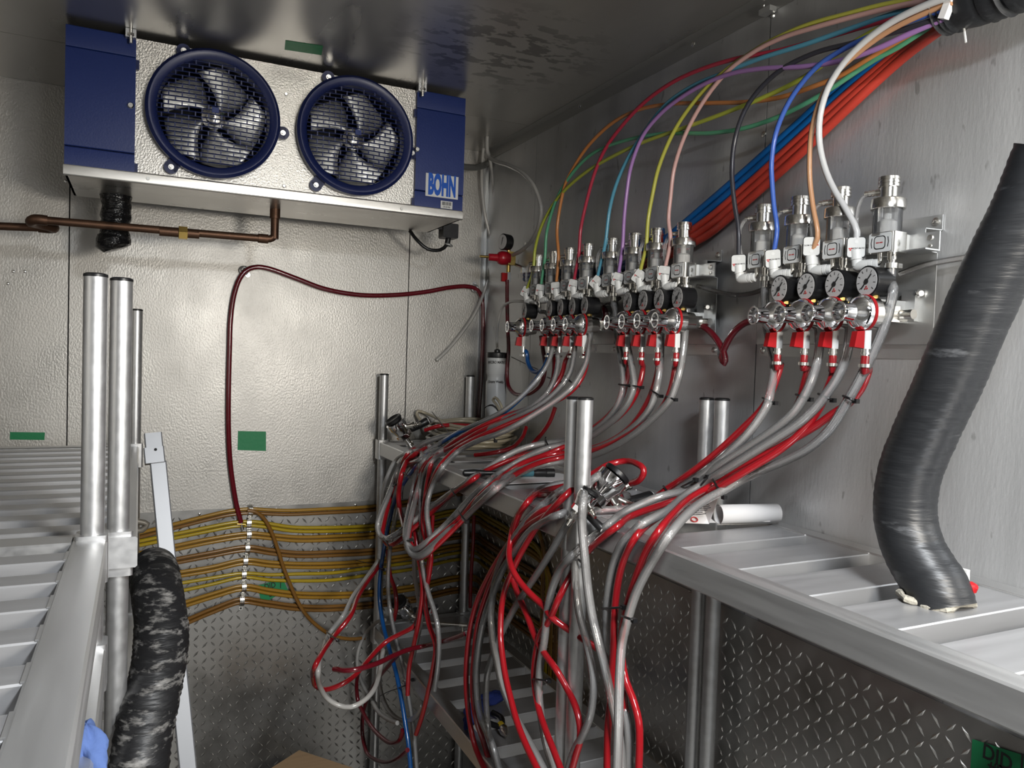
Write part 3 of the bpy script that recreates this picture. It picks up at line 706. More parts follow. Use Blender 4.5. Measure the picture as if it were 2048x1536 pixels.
# ------------------------------------------------------------------ secondary regulators
ZR = 1.909; XR = -.115
def make_regulator():
    t = thing('gas_regulator', 'x', 'regulator', (XR, 0, ZR)); k = dict(world=False)
    obj('body', G().lathe([(0, .030), (.018, .030), (.020, .026), (.045, .022)], (0, 0, 0), (1, 0, 0), 24).box((.035, 0, 0), (.06, .028, .028)), MAT['steel'], t, **k)
    obj('seal_ring', G().lathe([(0, .0335), (.006, .0335)], (.001, 0, 0), (-1, 0, 0), 28), MAT['redpl'], t, label='red ring', **k)
    obj('bonnet', G().lathe([(0, .0325), (.007, .0325), (.010, .0315), (.017, .026), (.022, .0195), (.025, .0165), (.042, .0160), (.046, .0175), (.051, .0195), (.052, .0190), (.052, .0155), (.040, .0125), (.040, .004), (.044, .0035)], (-.005, 0, 0), (-1, 0, 0), 32), MAT['chrome'], t, **k)
    gz = obj('gauge', G().lathe([(0, .018), (.004, .026), (.036, .0275), (.040, .0285), (.044, .0285), (.0445, .0255)], (.046, 0, .057), (-1, 0, 0), 28), MAT['blackpl'], t, label='black pressure gauge', **k)
    obj('dial', G().lathe([(0, .0255), (.0006, .0255)], (+.0014, 0, .057), (-1, 0, 0), 28), MAT['dial'], gz, **k)
    obj('needle', G().box((+.0000, 0, .057), (.0008, .0024, .034), Matrix.Rotation(math.radians(42), 3, 'X')).lathe([(0, .005), (.001, .005)], (+.0004, 0, .057), (-1, 0, 0), 10), MAT['ink'], gz, **k)
    gt = G()
    for q in range(9):
        a = math.radians(-130+260*q/8); gt.box((+.0004, -.020*math.sin(a), .057+.020*math.cos(a)), (.0004, .0008, .005), Matrix.Rotation(a, 3, 'X'))
    obj('scale_marks', gt, MAT['ink'], gz, kind='stuff', **k)
    obj('logo', G().lathe([(0, .0015), (.0006, .0015)], (+.0005, -.003, .044), (-1, 0, 0), 8).lathe([(0, .0015), (.0006, .0015)], (+.0005, .002, .044), (-1, 0, 0), 8).lathe([(0, .0015), (.0006, .0015)], (+.0005, -.0005, .0475), (-1, 0, 0), 8), MAT['redink'], gz, **k)
    obj('brass_fitting', G().lathe([(0, .006), (.002, .0085), (.010, .0085), (.010, .006), (.016, .006)], (.016, -.004, .022), (0, 0, 1), 6), MAT['brass'], t, smooth=False, **k)
    obj('relief_valve', G().lathe([(0, .011), (.012, .011), (.018, .006)], (.010, .022, .016), (-.1, .5, 1), 14), MAT['blackpl'], t, **k)
    vb = obj('shutoff_valve', G().rbox((.002, -.004, -.048), (.0145, .0145, .034), .003, axis=2).cyl((.002, -.004, -.02), (.002, -.004, -.034), .006, 12), MAT['label'], t, label='pale metal shutoff valve with red lever', **k)
    lv = G(); lv.add([V((-.006, -.010, -.032)), V((-.022, -.010, -.034)), V((-.027, -.010, -.062)), V((-.006, -.010, -.064)), V((-.006, .004, -.032)), V((-.022, .004, -.034)), V((-.027, .004, -.062)), V((-.006, .004, -.064))], [(0, 1, 2, 3), (7, 6, 5, 4), (0, 4, 5, 1), (1, 5, 6, 2), (2, 6, 7, 3), (3, 7, 4, 0)])
    obj('lever', lv, MAT['redpl'], vb, smooth=False, **k)
    obj('hose_barb', G().lathe([(0, .007), (.006, .007), (.006, .0085), (.010, .0085), (.010, .006), (.02, .006)], (.002, -.004, -.065), (0, 0, -1), 12), MAT['screw'], t, **k)
    obj('hose_clamp', G().lathe([(0, .0105), (.006, .0105)], (.002, -.004, -.092), (0, 0, -1), 16), MAT['screw'], t, **k)
    return t
rproto = make_regulator()
regs = [(-.610, 'chrome regulator standing alone at the corner end of the row'),
        (-.790, 'chrome regulator closest to the corner on the first panel'), (-.862, 'second chrome regulator from the corner on the first panel'), (-.935, 'third chrome regulator from the corner on the first panel'), (-1.008, 'chrome regulator at the right end of the first panel'),
        (-1.232, 'chrome regulator at the left end of the middle panel'), (-1.303, 'second chrome regulator from the left on the middle panel'), (-1.372, 'third chrome regulator from the left on the middle panel'), (-1.447, 'chrome regulator at the right end of the middle panel'),
        (-1.781, 'chrome regulator at the left end of the nearest panel'), (-1.852, 'second chrome regulator from the left on the nearest panel'), (-1.922, 'third chrome regulator from the left on the nearest panel'), (-1.994, 'chrome regulator at the right end of the nearest panel')]
REG = []
for i, (y_, lab) in enumerate(regs):
    o = rproto if i == 0 else copy_tree(rproto)
    o.location = (XR, y_, ZR); o.rotation_euler = (0, 0, math.radians(-9)); o['label'] = lab; o['group'] = 'chrome gas regulators on the right wall'
    REG.append(o)
for nm, ya, yb in (('first', -.775, -1.03), ('middle', -1.215, -1.47), ('nearest', -1.765, -2.02)):
    t = thing('gas_manifold', {'first': 'gas manifold bar behind the regulators nearest the corner', 'middle': 'gas manifold bar behind the middle four regulators', 'nearest': 'gas manifold bar behind the regulators nearest the camera'}[nm], 'manifold', (-.035, (ya+yb)/2, ZR), 'gas manifolds')
    obj('bar', G().rbox((-.045, (ya+yb)/2, ZR-.002), (.022, abs(yb-ya), .022), .005, axis=1), MAT['steel'], t)
    obj('end_fitting', G().cyl((-.045, yb, ZR), (-.045, yb-.02, ZR), .009, 12), MAT['screw'], t)
    obj('end_fitting', G().cyl((-.045, ya, ZR), (-.045, ya+.02, ZR), .009, 12), MAT['screw'], t)
# red primary regulator in the corner
c = at(1003, 516, x=-.07)
t = thing('primary_regulator', 'red primary regulator with gauge in the back corner', 'regulator', c)
obj('bonnet', G().lathe([(-.03, .024), (-.01, .026), (.0, .026), (.012, .022), (.018, .014), (.05, .013), (.052, .011)], c, (-1, .1, 0), 24), MAT['reg_red'], t)
obj('adjusting_screw', G().cyl(c+V((-.05, .005, 0)), c+V((-.085, .008, 0)), .005, 10), MAT['brass'], t)
obj('body', G().box(c+V((.035, -.004, 0)), (.03, .03, .05)).cyl(c+V((.03, 0, -.02)), c+V((.03, 0, -.055)), .008, 10), MAT['brass'], t)
gc = c+V((.01, -.012, .058))
gz = obj('gauge', G().lathe([(0, .02), (.004, .029), (.034, .031), (.036, .028)], gc+V((.018, 0, 0)), (-1, -.2, 0), 24), MAT['blackpl'], t, label='black pressure gauge')
obj('dial', G().lathe([(0, .027), (.0008, .027)], gc+V((-.0175, -.007, 0)), (-1, -.2, 0), 24), MAT['dial'], gz)
obj('needle', G().box(gc+V((-.019, -.0075, 0)), (.001, .002, .036), Matrix.Rotation(.5, 3, 'X')), MAT['ink'], gz)
obj('gauge_stem', G().cyl(gc+V((.02, 0, -.05)), gc+V((.01, 0, -.02)), .007, 8), MAT['brass'], t)
vb = obj('shutoff_valve', G().rbox(c+V((.03, -.004, -.07)), (.015, .015, .036), .003, axis=2), MAT['label'], t)
obj('lever', G().box(c+V((.010, -.008, -.072)), (.022, .012, .032)), MAT['redpl'], vb)
obj('wing_valve', G().cyl(c+V((.05, -.01, .02)), c+V((.07, -.06, .035)), .006, 8).box(c+V((.072, -.065, .042)), (.012, .012, .028)).cyl(c+V((.05, -.01, -.02)), c+V((.065, -.05, -.035)), .006, 8).box(c+V((.065, -.05, -.045)), (.010, .01, .02)), MAT['screw'], t)
CP = c

# ------------------------------------------------------------------ tubing
def path(pts, ax='x', lift=.009):
    """points (px, py[, depth]) -> 3D; missing depths are interpolated along the run"""
    L = [0]
    for a, b in zip(pts[:-1], pts[1:]): L.append(L[-1]+math.hypot(b[0]-a[0], b[1]-a[1]))
    known = [(L[i], p[2]) for i, p in enumerate(pts) if len(p) > 2]
    out = []
    for i, p in enumerate(pts):
        if len(p) > 2: d = p[2]
        else:
            lo = [k for k in known if k[0] <= L[i]]; hi = [k for k in known if k[0] >= L[i]]
            if not lo: d = hi[0][1]
            elif not hi: d = lo[-1][1]
            else:
                (l0, d0), (l1, d1) = lo[-1], hi[0]; f = 0 if l1 == l0 else (L[i]-l0)/(l1-l0); f = f*f*(3-2*f)*.5+f*.5
                d = d0+(d1-d0)*f
        q = at(p[0], p[1], **{ax: d})
        if q.y > -.035 and ax == 'x': q = at(p[0], p[1], y=-.035)
        if ax == 'x':
            edge = -.455 if q.y > -1.535 else -.411
            if edge-.012 < q.x < .0 and .80 < q.z < ZS+lift and (q.z > 1.30 or q.x < -.25):
                q = at(p[0], p[1], z=ZS+lift)
                if q.x < edge-.012: q = at(p[0], p[1], x=edge-.014)
        out.append(q)
    if ax != 'x' or lift < 0: return out
    res = [out[0]]
    for (pa, qa), (pb, qb) in zip(zip(pts[:-1], out[:-1]), zip(pts[1:], out[1:])):   # bend over the shelf edge, not through it
        edge = -.455 if (qa.y+qb.y)/2 > -1.535 else -.411
        ia, ib = qa.x > edge and qa.z > ZS, qb.x > edge and qb.z > ZS
        oa, ob = qa.x <= edge and qa.z < ZS, qb.x <= edge and qb.z < ZS
        if (ia and ob) or (oa and ib):
            lo, hi = 0.0, 1.0
            for _ in range(24):
                f = (lo+hi)/2; q = at(pa[0]+(pb[0]-pa[0])*f, pa[1]+(pb[1]-pa[1])*f, z=ZS+lift)
                if (q.x > edge-.004) == ia: lo = f
                else: hi = f
            res.append(q)
        res.append(qb)
    return res
def hose(name, label, m, r, pts, start=(), end=(), cat='hose', group=None, ax='x', bore=False, sub=10, step=.018):
    P = [V(p) for p in start]+path(pts, ax)+[V(p) for p in end]
    sp = spline(P, step)
    o = obj(name, G().tube(sp, r, sub), MAT[m], None, label, cat, group, angle=70)
    if bore: obj('bore', G().tube(sp, r*.60, 8), MAT['bore'], o, angle=70)
    return o
RC, RR = .0092, .0076
def out(i):   # detector outlet
    y_ = dets[i][0]; return [(XF+.006, y_-.008, ZF-.034), (XF+.006, y_-.008, ZF-.07)]
def inl(i):
    y_ = dets[i][0]; return [(XF-.0160, y_+.0490, ZF-.026), (XF-.0168, y_+.0518, ZF-.004)]
def barb(i):
    y_ = regs[i][0]; return [(XR+.002, y_-.004, ZR-.078), (XR+.002, y_-.004, ZR-.105)]
# --- coloured beer lines, detector elbow -> black sleeve
TR = {
 0: [(1066, 543), (1070, 499), (1082, 455), (1105, 411), (1128, 382), (1164, 350), (1208, 322), (1285, 285), (1359, 259), (1447, 227), (1517, 199), (1586, 167), (1632, 139), (1679, 104), (1748, 62), (1818, 32), (1900, 14)],
 1: [(1090, 514), (1093, 467), (1105, 420), (1123, 379), (1149, 341), (1178, 312), (1211, 294), (1262, 278), (1331, 267), (1424, 266), (1494, 255), (1563, 231), (1609, 208), (1656, 181), (1748, 120), (1795, 95), (1850, 60), (1905, 32)],
 2: [(1117, 514), (1114, 461), (1120, 414), (1131, 367), (1149, 332), (1172, 297), (1205, 262), (1232, 241), (1276, 220), (1341, 208), (1424, 206), (1494, 204), (1563, 194), (1632, 171), (1679, 152), (1748, 111), (1841, 58), (1905, 30)],
 3: [(1158, 505), (1161, 461), (1172, 408), (1190, 344), (1211, 297), (1243, 253), (1285, 208), (1341, 167), (1401, 139), (1470, 118), (1563, 100), (1656, 74), (1748, 47), (1822, 28), (1900, 12)],
 4: [(1210, 490), (1219, 420), (1231, 373), (1253, 322), (1285, 269), (1331, 210), (1387, 171), (1452, 144), (1517, 118), (1609, 89), (1702, 57), (1795, 25), (1850, 10), (1905, 0)],
 5: [(1245, 494), (1248, 440), (1253, 389), (1262, 333), (1285, 273), (1322, 227), (1378, 185), (1447, 152), (1517, 138), (1609, 133), (1679, 122), (1748, 100), (1818, 68), (1900, 32)],
 6: [(1292, 494), (1296, 440), (1304, 394), (1318, 333), (1350, 259), (1396, 194), (1443, 148), (1494, 111), (1540, 83), (1609, 52), (1702, 26), (1771, 9), (1830, 1), (1905, -6)],
 7: [(1341, 481), (1337, 440), (1341, 394), (1348, 338), (1369, 273), (1406, 204), (1452, 146), (1507, 104), (1563, 76), (1632, 54), (1725, 29), (1818, 8), (1864, 1), (1905, -4)],
 8: [(1477, 459), (1470, 414), (1465, 370), (1464, 333), (1470, 278), (1489, 222), (1517, 181), (1563, 139), (1632, 105), (1702, 87), (1771, 69), (1841, 49), (1905, 26)],
 9: [(1554, 459), (1548, 414), (1544, 365), (1543, 324), (1551, 269), (1572, 215), (1600, 171), (1637, 131), (1688, 98), (1748, 69), (1818, 42), (1905, 14)],
 10: [(1635, 476), (1626, 414), (1620, 365), (1619, 320), (1624, 259), (1639, 204), (1669, 150), (1716, 106), (1771, 66), (1841, 30), (1905, 4)],
 11: [(1714, 464), (1694, 422), (1672, 386), (1652, 343), (1639, 287), (1640, 231), (1656, 176), (1688, 125), (1734, 79), (1785, 43), (1841, 15), (1905, -10)],
}
for i, tr in TR.items():
    P = [tuple(p) for p in tr]; P[0] = P[0]+(XF-.020,); P[-1] = P[-1]+((-.088, -.076, -.081, -.096, -.100, -.120, -.106, -.112, -.124, -.130, -.136, -.146)[i],)
    hose('beer_line', f'{dets[i][3]} beer line arching from its detector to the black sleeve', 'L_'+dets[i][1], .0062 if i == 11 else .0052, P, start=inl(i), cat='tube', group='coloured beer lines', sub=8)
# --- glycol lines along the wall
for k, (mname, cn, off) in enumerate((('gly_blue', 'upper', -12), ('gly_blue', 'lower', 4), ('gly_red', 'upper', 20), ('gly_red', 'middle', 36), ('gly_red', 'lowest', 52))):
    o_ = off*.62
    pts = [(1050, 556+o_*.8, -.022), (1120, 552+o_*.8), (1230, 540+o_*.8), (1300, 507+o_), (1340, 478+o_), (1420, 415+off), (1500, 346+off), (1600, 256+off), (1700, 166+off*.9), (1800, 92+off*.55, -.03), (1905, 30+off*.2, -.09)]
    if k >= 2: pts[0] = (1058, 566+o_*.4, -.022); pts[1] = (1120, 560+o_*.5); pts[2] = (1230, 556+o_*.5)
    hose('glycol_line', ('blue' if k < 2 else 'red')+f' glycol line running up the wall, {cn} of the {"two blue" if k < 2 else "three red"} ones', mname, .0098, pts, cat='tube', group='glycol lines')
# --- panel 3, clear + red pairs
P3 = [
 ('clear', 8, 'clear vinyl hose from the black-line detector', RC, out(8), [(1532, 640, -.082), (1541, 690), (1548, 720), (1547, 750), (1542, 778), (1536, 806), (1518, 838), (1492, 872), (1459, 905), (1420, 938), (1379, 967, -.20), (1335, 992), (1290, 1012), (1220, 1020, -.30), (1146, 1022), (1117, 1030), (1089, 1042), (1058, 1064), (1033, 1098, -.47), (1005, 1140), (985, 1190), (968, 1240), (957, 1300), (953, 1360), (960, 1430), (985, 1490), (1000, 1545, -.44)]),
 ('red', 9, 'red gas hose from the left regulator of the nearest panel', RR, barb(9), [(1561, 728, -.10), (1552, 760), (1538, 795), (1518, 824), (1490, 852), (1450, 890), (1420, 916), (1380, 946), (1336, 976, -.20), (1300, 1002), (1255, 1018), (1200, 1018, -.31), (1150, 1010), (1121, 1015), (1087, 1032), (1062, 1046), (1033, 1070), (1010, 1098, -.47), (975, 1157), (952, 1209), (939, 1265), (932, 1349), (936, 1419), (949, 1489), (972, 1545, -.46)]),
 ('clear', 9, 'clear vinyl hose from the royal-blue-line detector', RC, out(9), [(1618, 585, -.082), (1630, 625), (1638, 662), (1638, 700), (1630, 740), (1615, 780), (1604, 800), (1590, 822), (1566, 845), (1530, 872), (1480, 905), (1440, 930), (1385, 975, -.2), (1315, 995), (1248, 1025), (1181, 1078, -.42), (1148, 1108), (1121, 1138), (1104, 1178), (1096, 1215), (1088, 1285), (1080, 1330), (1078, 1392), (1084, 1441), (1093, 1490), (1110, 1545, -.47)]),
 ('red', 10, 'red gas hose from the second regulator of the nearest panel', RR, barb(10), [(1615, 735, -.10), (1608, 770), (1600, 800), (1584, 830), (1558, 853), (1520, 882), (1480, 912), (1440, 943), (1400, 975), (1382, 990, -.2), (1328, 1008), (1261, 1033), (1207, 1073, -.42), (1181, 1097), (1151, 1135), (1118, 1195), (1101, 1236), (1080, 1271), (1072, 1304), (1068, 1343), (1070, 1377), (1078, 1420), (1095, 1470), (1107, 1500), (1124, 1545, -.49)]),
 ('clear', 10, 'clear vinyl hose from the peach-line detector', RC, out(10), [(1696, 585, -.082), (1700, 640), (1697, 690), (1690, 720), (1675, 755), (1655, 785), (1640, 805), (1622, 825), (1596, 848), (1560, 872), (1520, 897), (1480, 922), (1440, 947), (1406, 968, -.2), (1370, 992), (1334, 1022), (1283, 1049, -.41), (1250, 1080), (1229, 1121), (1218, 1172), (1213, 1226), (1214, 1276), (1219, 1325), (1234, 1385), (1250, 1421), (1257, 1470), (1257, 1545, -.42)]),
 ('red', 11, 'red gas hose from the third regulator of the nearest panel', RR, barb(11), [(1671, 730, -.10), (1662, 760), (1650, 790), (1640, 815), (1620, 845), (1590, 876), (1550, 907), (1500, 937), (1450, 967), (1382, 1000, -.22), (1315, 1035), (1272, 1073, -.42), (1250, 1113), (1237, 1159), (1229, 1226), (1227, 1295), (1224, 1353), (1222, 1392), (1216, 1451), (1214, 1545, -.45)]),
 ('clear', 11, 'clear vinyl hose from the white-line detector', RC, out(11), [(1786, 575, -.082), (1778, 620), (1764, 664), (1746, 705), (1728, 742), (1710, 776), (1695, 802), (1678, 832), (1655, 864), (1620, 895), (1580, 917), (1530, 938), (1480, 962, -.16), (1444, 982), (1409, 1001), (1369, 1033), (1336, 1073, -.42), (1299, 1132), (1272, 1186), (1254, 1243), (1244, 1285), (1240, 1334), (1238, 1392), (1237, 1451), (1234, 1545, -.49)]),
 ('red', 12, 'red gas hose from the right regulator of the nearest panel', RR, barb(12), [(1737, 738, -.09), (1722, 778), (1698, 806), (1665, 828), (1635, 850), (1595, 874), (1555, 897), (1500, 924), (1450, 952), (1428, 968, -.19), (1382, 995), (1347, 1027), (1315, 1065, -.42), (1293, 1100), (1277, 1140), (1262, 1185), (1248, 1240), (1243, 1310), (1252, 1363), (1265, 1396), (1277, 1441), (1279, 1480), (1277, 1545, -.38)]),
]
for kind, i, lab, r, st, pts in P3:
    hose('beer_hose' if kind == 'clear' else 'gas_hose', lab, kind, r, pts, start=st, group='clear beer hoses' if kind == 'clear' else 'red gas hoses', bore=kind == 'clear', cat='hose')
# --- panel 2
P2 = [
 ('clear', 4, 'clear vinyl hose from the sky-blue-line detector', RC, out(4), [(1231, 620, -.082), (1233, 660), (1239, 700), (1245, 740), (1246, 772), (1238, 805), (1220, 833), (1195, 856), (1160, 874), (1125, 882, -.16), (1081, 888), (1042, 898), (1005, 916), (969, 940, -.36), (903, 985), (854, 1021), (815, 1052), (786, 1072), (770, 1077), (759, 1068), (755, 1052, -.595), (763, 1025), (774, 998), (784, 972), (792, 949), (806, 920), (826, 900), (850, 885, -.40), (890, 872), (930, 868, -.3)]),
 ('red', 5, 'red gas hose from the left regulator of the middle panel', RR, barb(5), [(1257, 730, -.10), (1251, 770), (1240, 802), (1220, 828), (1192, 852), (1160, 872), (1125, 886, -.16), (1095, 897), (1054, 909), (1018, 921), (969, 943, -.36), (908, 985), (870, 1019), (835, 1050), (806, 1074), (788, 1088), (774, 1088), (765, 1072, -.575), (768, 1046), (776, 1012), (786, 975), (797, 940), (815, 908), (840, 890, -.38)]),
 ('clear', 5, 'clear vinyl hose from the purple-line detector', RC, out(5), [(1268, 605, -.088), (1256, 640), (1253, 672), (1258, 705), (1265, 742), (1268, 772), (1260, 798), (1242, 825), (1212, 852), (1175, 876), (1130, 888, -.16), (1090, 898), (1042, 920), (993, 950, -.38), (949, 988), (893, 1048), (854, 1084), (835, 1097), (823, 1097), (813, 1083, -.575), (811, 1060), (818, 1020), (826, 985), (836, 940), (850, 912), (880, 895, -.36)]),
 ('red', 6, 'red gas hose from the second regulator of the middle panel', RR, barb(6), [(1286, 732, -.10), (1279, 770), (1262, 806), (1235, 836), (1202, 858), (1165, 878), (1132, 892, -.16), (1091, 909), (1042, 928), (1005, 952, -.38), (956, 994), (903, 1056), (864, 1090), (841, 1107), (827, 1108), (814, 1095, -.555), (809, 1060), (800, 1021), (797, 988), (803, 949), (816, 918), (838, 903, -.38)]),
 ('clear', 6, 'clear vinyl hose from the yellow-line detector', RC, out(6), [(1322, 600, -.082), (1322, 660), (1321, 710), (1318, 750), (1311, 787), (1300, 816), (1280, 842), (1255, 864), (1225, 884), (1190, 898), (1150, 908), (1128, 912, -.17), (1091, 917), (1042, 936), (1000, 962, -.39), (960, 996), (925, 1035), (888, 1070), (856, 1098), (838, 1110), (824, 1106), (815, 1090, -.575), (816, 1062), (824, 1025), (834, 985), (846, 945), (862, 915), (890, 898, -.38)]),
 ('red', 7, 'red gas hose from the third regulator of the middle panel', RR, barb(7), [(1317, 732, -.10), (1308, 772), (1293, 808), (1268, 846), (1238, 872), (1200, 891), (1150, 904), (1128, 906, -.17), (1091, 911), (1054, 923), (1010, 948, -.37), (965, 985), (930, 1025), (893, 1060), (864, 1083), (845, 1096), (830, 1098), (820, 1085, -.565), (820, 1055), (828, 1015), (838, 975), (850, 935), (870, 908, -.39)]),
 ('clear', 7, 'clear vinyl hose from the pink-line detector', RC, out(7), [(1374, 600, -.082), (1371, 655), (1367, 700), (1360, 742), (1349, 780), (1341, 798), (1325, 818), (1300, 842), (1270, 867), (1230, 892), (1190, 910), (1150, 920), (1128, 923, -.18), (1091, 928), (1042, 945), (993, 977, -.40), (950, 1015), (915, 1050), (882, 1080), (858, 1102), (842, 1112), (828, 1112), (816, 1098, -.575), (812, 1070), (815, 1035), (822, 1000), (832, 955), (848, 922), (875, 902, -.38)]),
 ('red', 8, 'red gas hose from the right regulator of the middle panel', RR, barb(8), [(1350, 733, -.10), (1344, 768), (1332, 802), (1308, 833), (1273, 858), (1233, 882), (1195, 898), (1150, 908), (1128, 914, -.18), (1091, 922), (1050, 938), (1008, 964, -.40), (966, 1000), (930, 1035), (898, 1068), (870, 1095), (850, 1112), (834, 1116), (820, 1104, -.565), (815, 1078), (818, 1040), (826, 1000), (836, 960), (850, 928), (872, 910, -.39)]),
]
for kind, i, lab, r, st, pts in P2:
    hose('beer_hose' if kind == 'clear' else 'gas_hose', lab, kind, r, pts, start=st, group='clear beer hoses' if kind == 'clear' else 'red gas hoses', bore=kind == 'clear', cat='hose')
# --- panel 1
P1 = [
 ('clear', 0, 'clear vinyl hose from the lime-line detector', RC*.8, out(0), [(1092, 625, -.082), (1104, 650), (1106, 690), (1094, 730), (1070, 764), (1040, 795), (1005, 822), (965, 843), (925, 860), (890, 880, -.36), (850, 905), (820, 940), (802, 980), (792, 1030), (784, 1070), (779, 1110, -.5), (776, 1160), (779, 1210), (788, 1260), (798, 1300), (810, 1350), (818, 1400), (826, 1450), (834, 1545, -.46)]),
 ('bluetube', 1, 'blue gas hose falling from the wall to the floor', RR, [], [(1102, 672, -.08), (1101, 697), (1088, 735), (1062, 772), (1037, 800), (1005, 826), (969, 843), (932, 858), (895, 878, -.36), (865, 900), (835, 930), (808, 965), (790, 1000), (779, 1040), (772, 1075), (765, 1115, -.5), (760, 1154), (759, 1199), (766, 1248), (778, 1296), (792, 1345), (802, 1394), (811, 1450), (817, 1490), (822, 1545, -.49)]),
 ('clear', 1, 'clear vinyl hose from the green-line detector', RC*.85, out(1), [(1116, 640, -.082), (1113, 680), (1116, 720), (1110, 755), (1096, 783), (1070, 808), (1035, 826), (995, 842), (955, 857), (915, 878), (880, 900, -.37), (845, 918), (815, 930), (792, 958), (774, 990), (765, 1020, -.5), (763, 1050)]),
 ('red', 2, 'red gas hose from the second regulator of the first panel', RR, barb(2)[:1], [(1109, 712, -.10), (1108, 740), (1103, 768), (1084, 798), (1050, 819), (1020, 829), (985, 843), (950, 859), (910, 882, -.37), (882, 903), (862, 929), (855, 964), (850, 998), (846, 1040, -.5), (850, 1075), (862, 1095)]),
 ('clear', 2, 'clear vinyl hose from the orange-line detector', RC*.85, out(2), [(1150, 640, -.082), (1150, 685), (1147, 715), (1140, 745), (1128, 765), (1105, 790), (1075, 812), (1038, 832), (1000, 848), (960, 864), (920, 884), (888, 905, -.38), (862, 925), (846, 955), (841, 990), (842, 1037, -.5), (847, 1070), (843, 1111), (849, 1154), (858, 1190), (868, 1220), (875, 1250), (878, 1285), (876, 1330), (869, 1380, -.48)]),
 ('red', 3, 'red gas hose from the third regulator of the first panel', RR, barb(3)[:1], [(1131, 720, -.10), (1123, 750), (1105, 777), (1075, 806), (1040, 827), (1000, 846), (960, 863), (920, 886, -.37), (880, 905), (850, 915), (833, 940), (831, 975), (828, 1010), (825, 1035, -.5), (832, 1075), (836, 1110), (843, 1150), (845, 1180), (838, 1238), (828, 1287), (818, 1336), (815, 1390, -.49)]),
 ('clear', 3, 'clear vinyl hose from the red-line detector', RC*.9, out(3), [(1183, 640, -.082), (1178, 690), (1171, 727), (1157, 755), (1142, 776), (1113, 800), (1078, 823), (1040, 846), (1000, 866), (955, 882), (915, 904, -.40), (885, 935), (866, 968), (856, 1000), (854, 1030, -.5), (860, 1070), (866, 1100)]),
 ('red', 4, 'red gas hose from the right regulator of the first panel', RR, barb(4)[:1], [(1173, 722, -.10), (1163, 757), (1140, 785), (1105, 806), (1062, 829), (1022, 846), (985, 862), (945, 880), (910, 900, -.40), (880, 932), (862, 968), (852, 1005), (848, 1040, -.49), (855, 1080), (862, 1110), (858, 1150), (850, 1200), (858, 1250), (871, 1290), (866, 1336), (856, 1384), (843, 1435), (832, 1468, -.48)]),
]
for kind, i, lab, r, st, pts in P1:
    hose('beer_hose' if kind == 'clear' else 'gas_hose', lab, kind, r, pts, start=st, group='clear beer hoses' if kind == 'clear' else 'red gas hoses', bore=kind == 'clear', cat='hose')
hose('gas_hose', 'short blue gas hose looping under the lone corner regulator', 'bluetube', RR, [(1053, 704, -.10), (1055, 722), (1063, 740), (1076, 744), (1090, 731), (1098, 706), (1101, 682, -.085)], start=barb(0)[:1], end=[])
hose('gas_hose', 'dark red gas hose dropping from the primary regulator to a loop', 'darkred', RR, [(1014, 560, -.05), (1014, 600), (1015, 650), (1017, 700), (1014, 745), (1016, 770), (1027, 786), (1046, 790), (1068, 782), (1085, 762), (1090, 730), (1086, 700), (1082, 672, -.07)])
hose('gas_hose', 'dark red hose sagging between the middle and nearest panels', 'darkred', RR*1.05, [(1380, 648, -.05), (1405, 653), (1428, 672), (1443, 695), (1450, 715), (1449, 726), (1443, 715), (1452, 690), (1468, 664), (1490, 646), (1516, 640, -.05)])
hose('gas_hose', 'dark red hose bridging the first and middle panels', 'darkred', RR, [(1190, 655, -.045), (1203, 648), (1212, 628), (1208, 615), (1214, 640), (1222, 655), (1232, 660, -.045)])
# thin clear gas jumpers
hose('clear_jumper_tube', 'thin clear tube between the middle and nearest panels', 'clear', .0055, [(1395, 572, -.03), (1430, 582), (1470, 590), (1510, 585), (1540, 572, -.03)], cat='tube')
hose('clear_jumper_tube', 'thin clear tube leaving the nearest panel towards the black trunk', 'clear', .0055, [(1800, 548, -.03), (1850, 530), (1900, 520), (1950, 512), (1990, 505, -.02)], cat='tube')
hose('clear_jumper_tube', 'thin clear tube between the first and middle panels', 'clear', .0055, [(1190, 604, -.03), (1210, 610), (1225, 606), (1240, 596, -.03)], cat='tube')
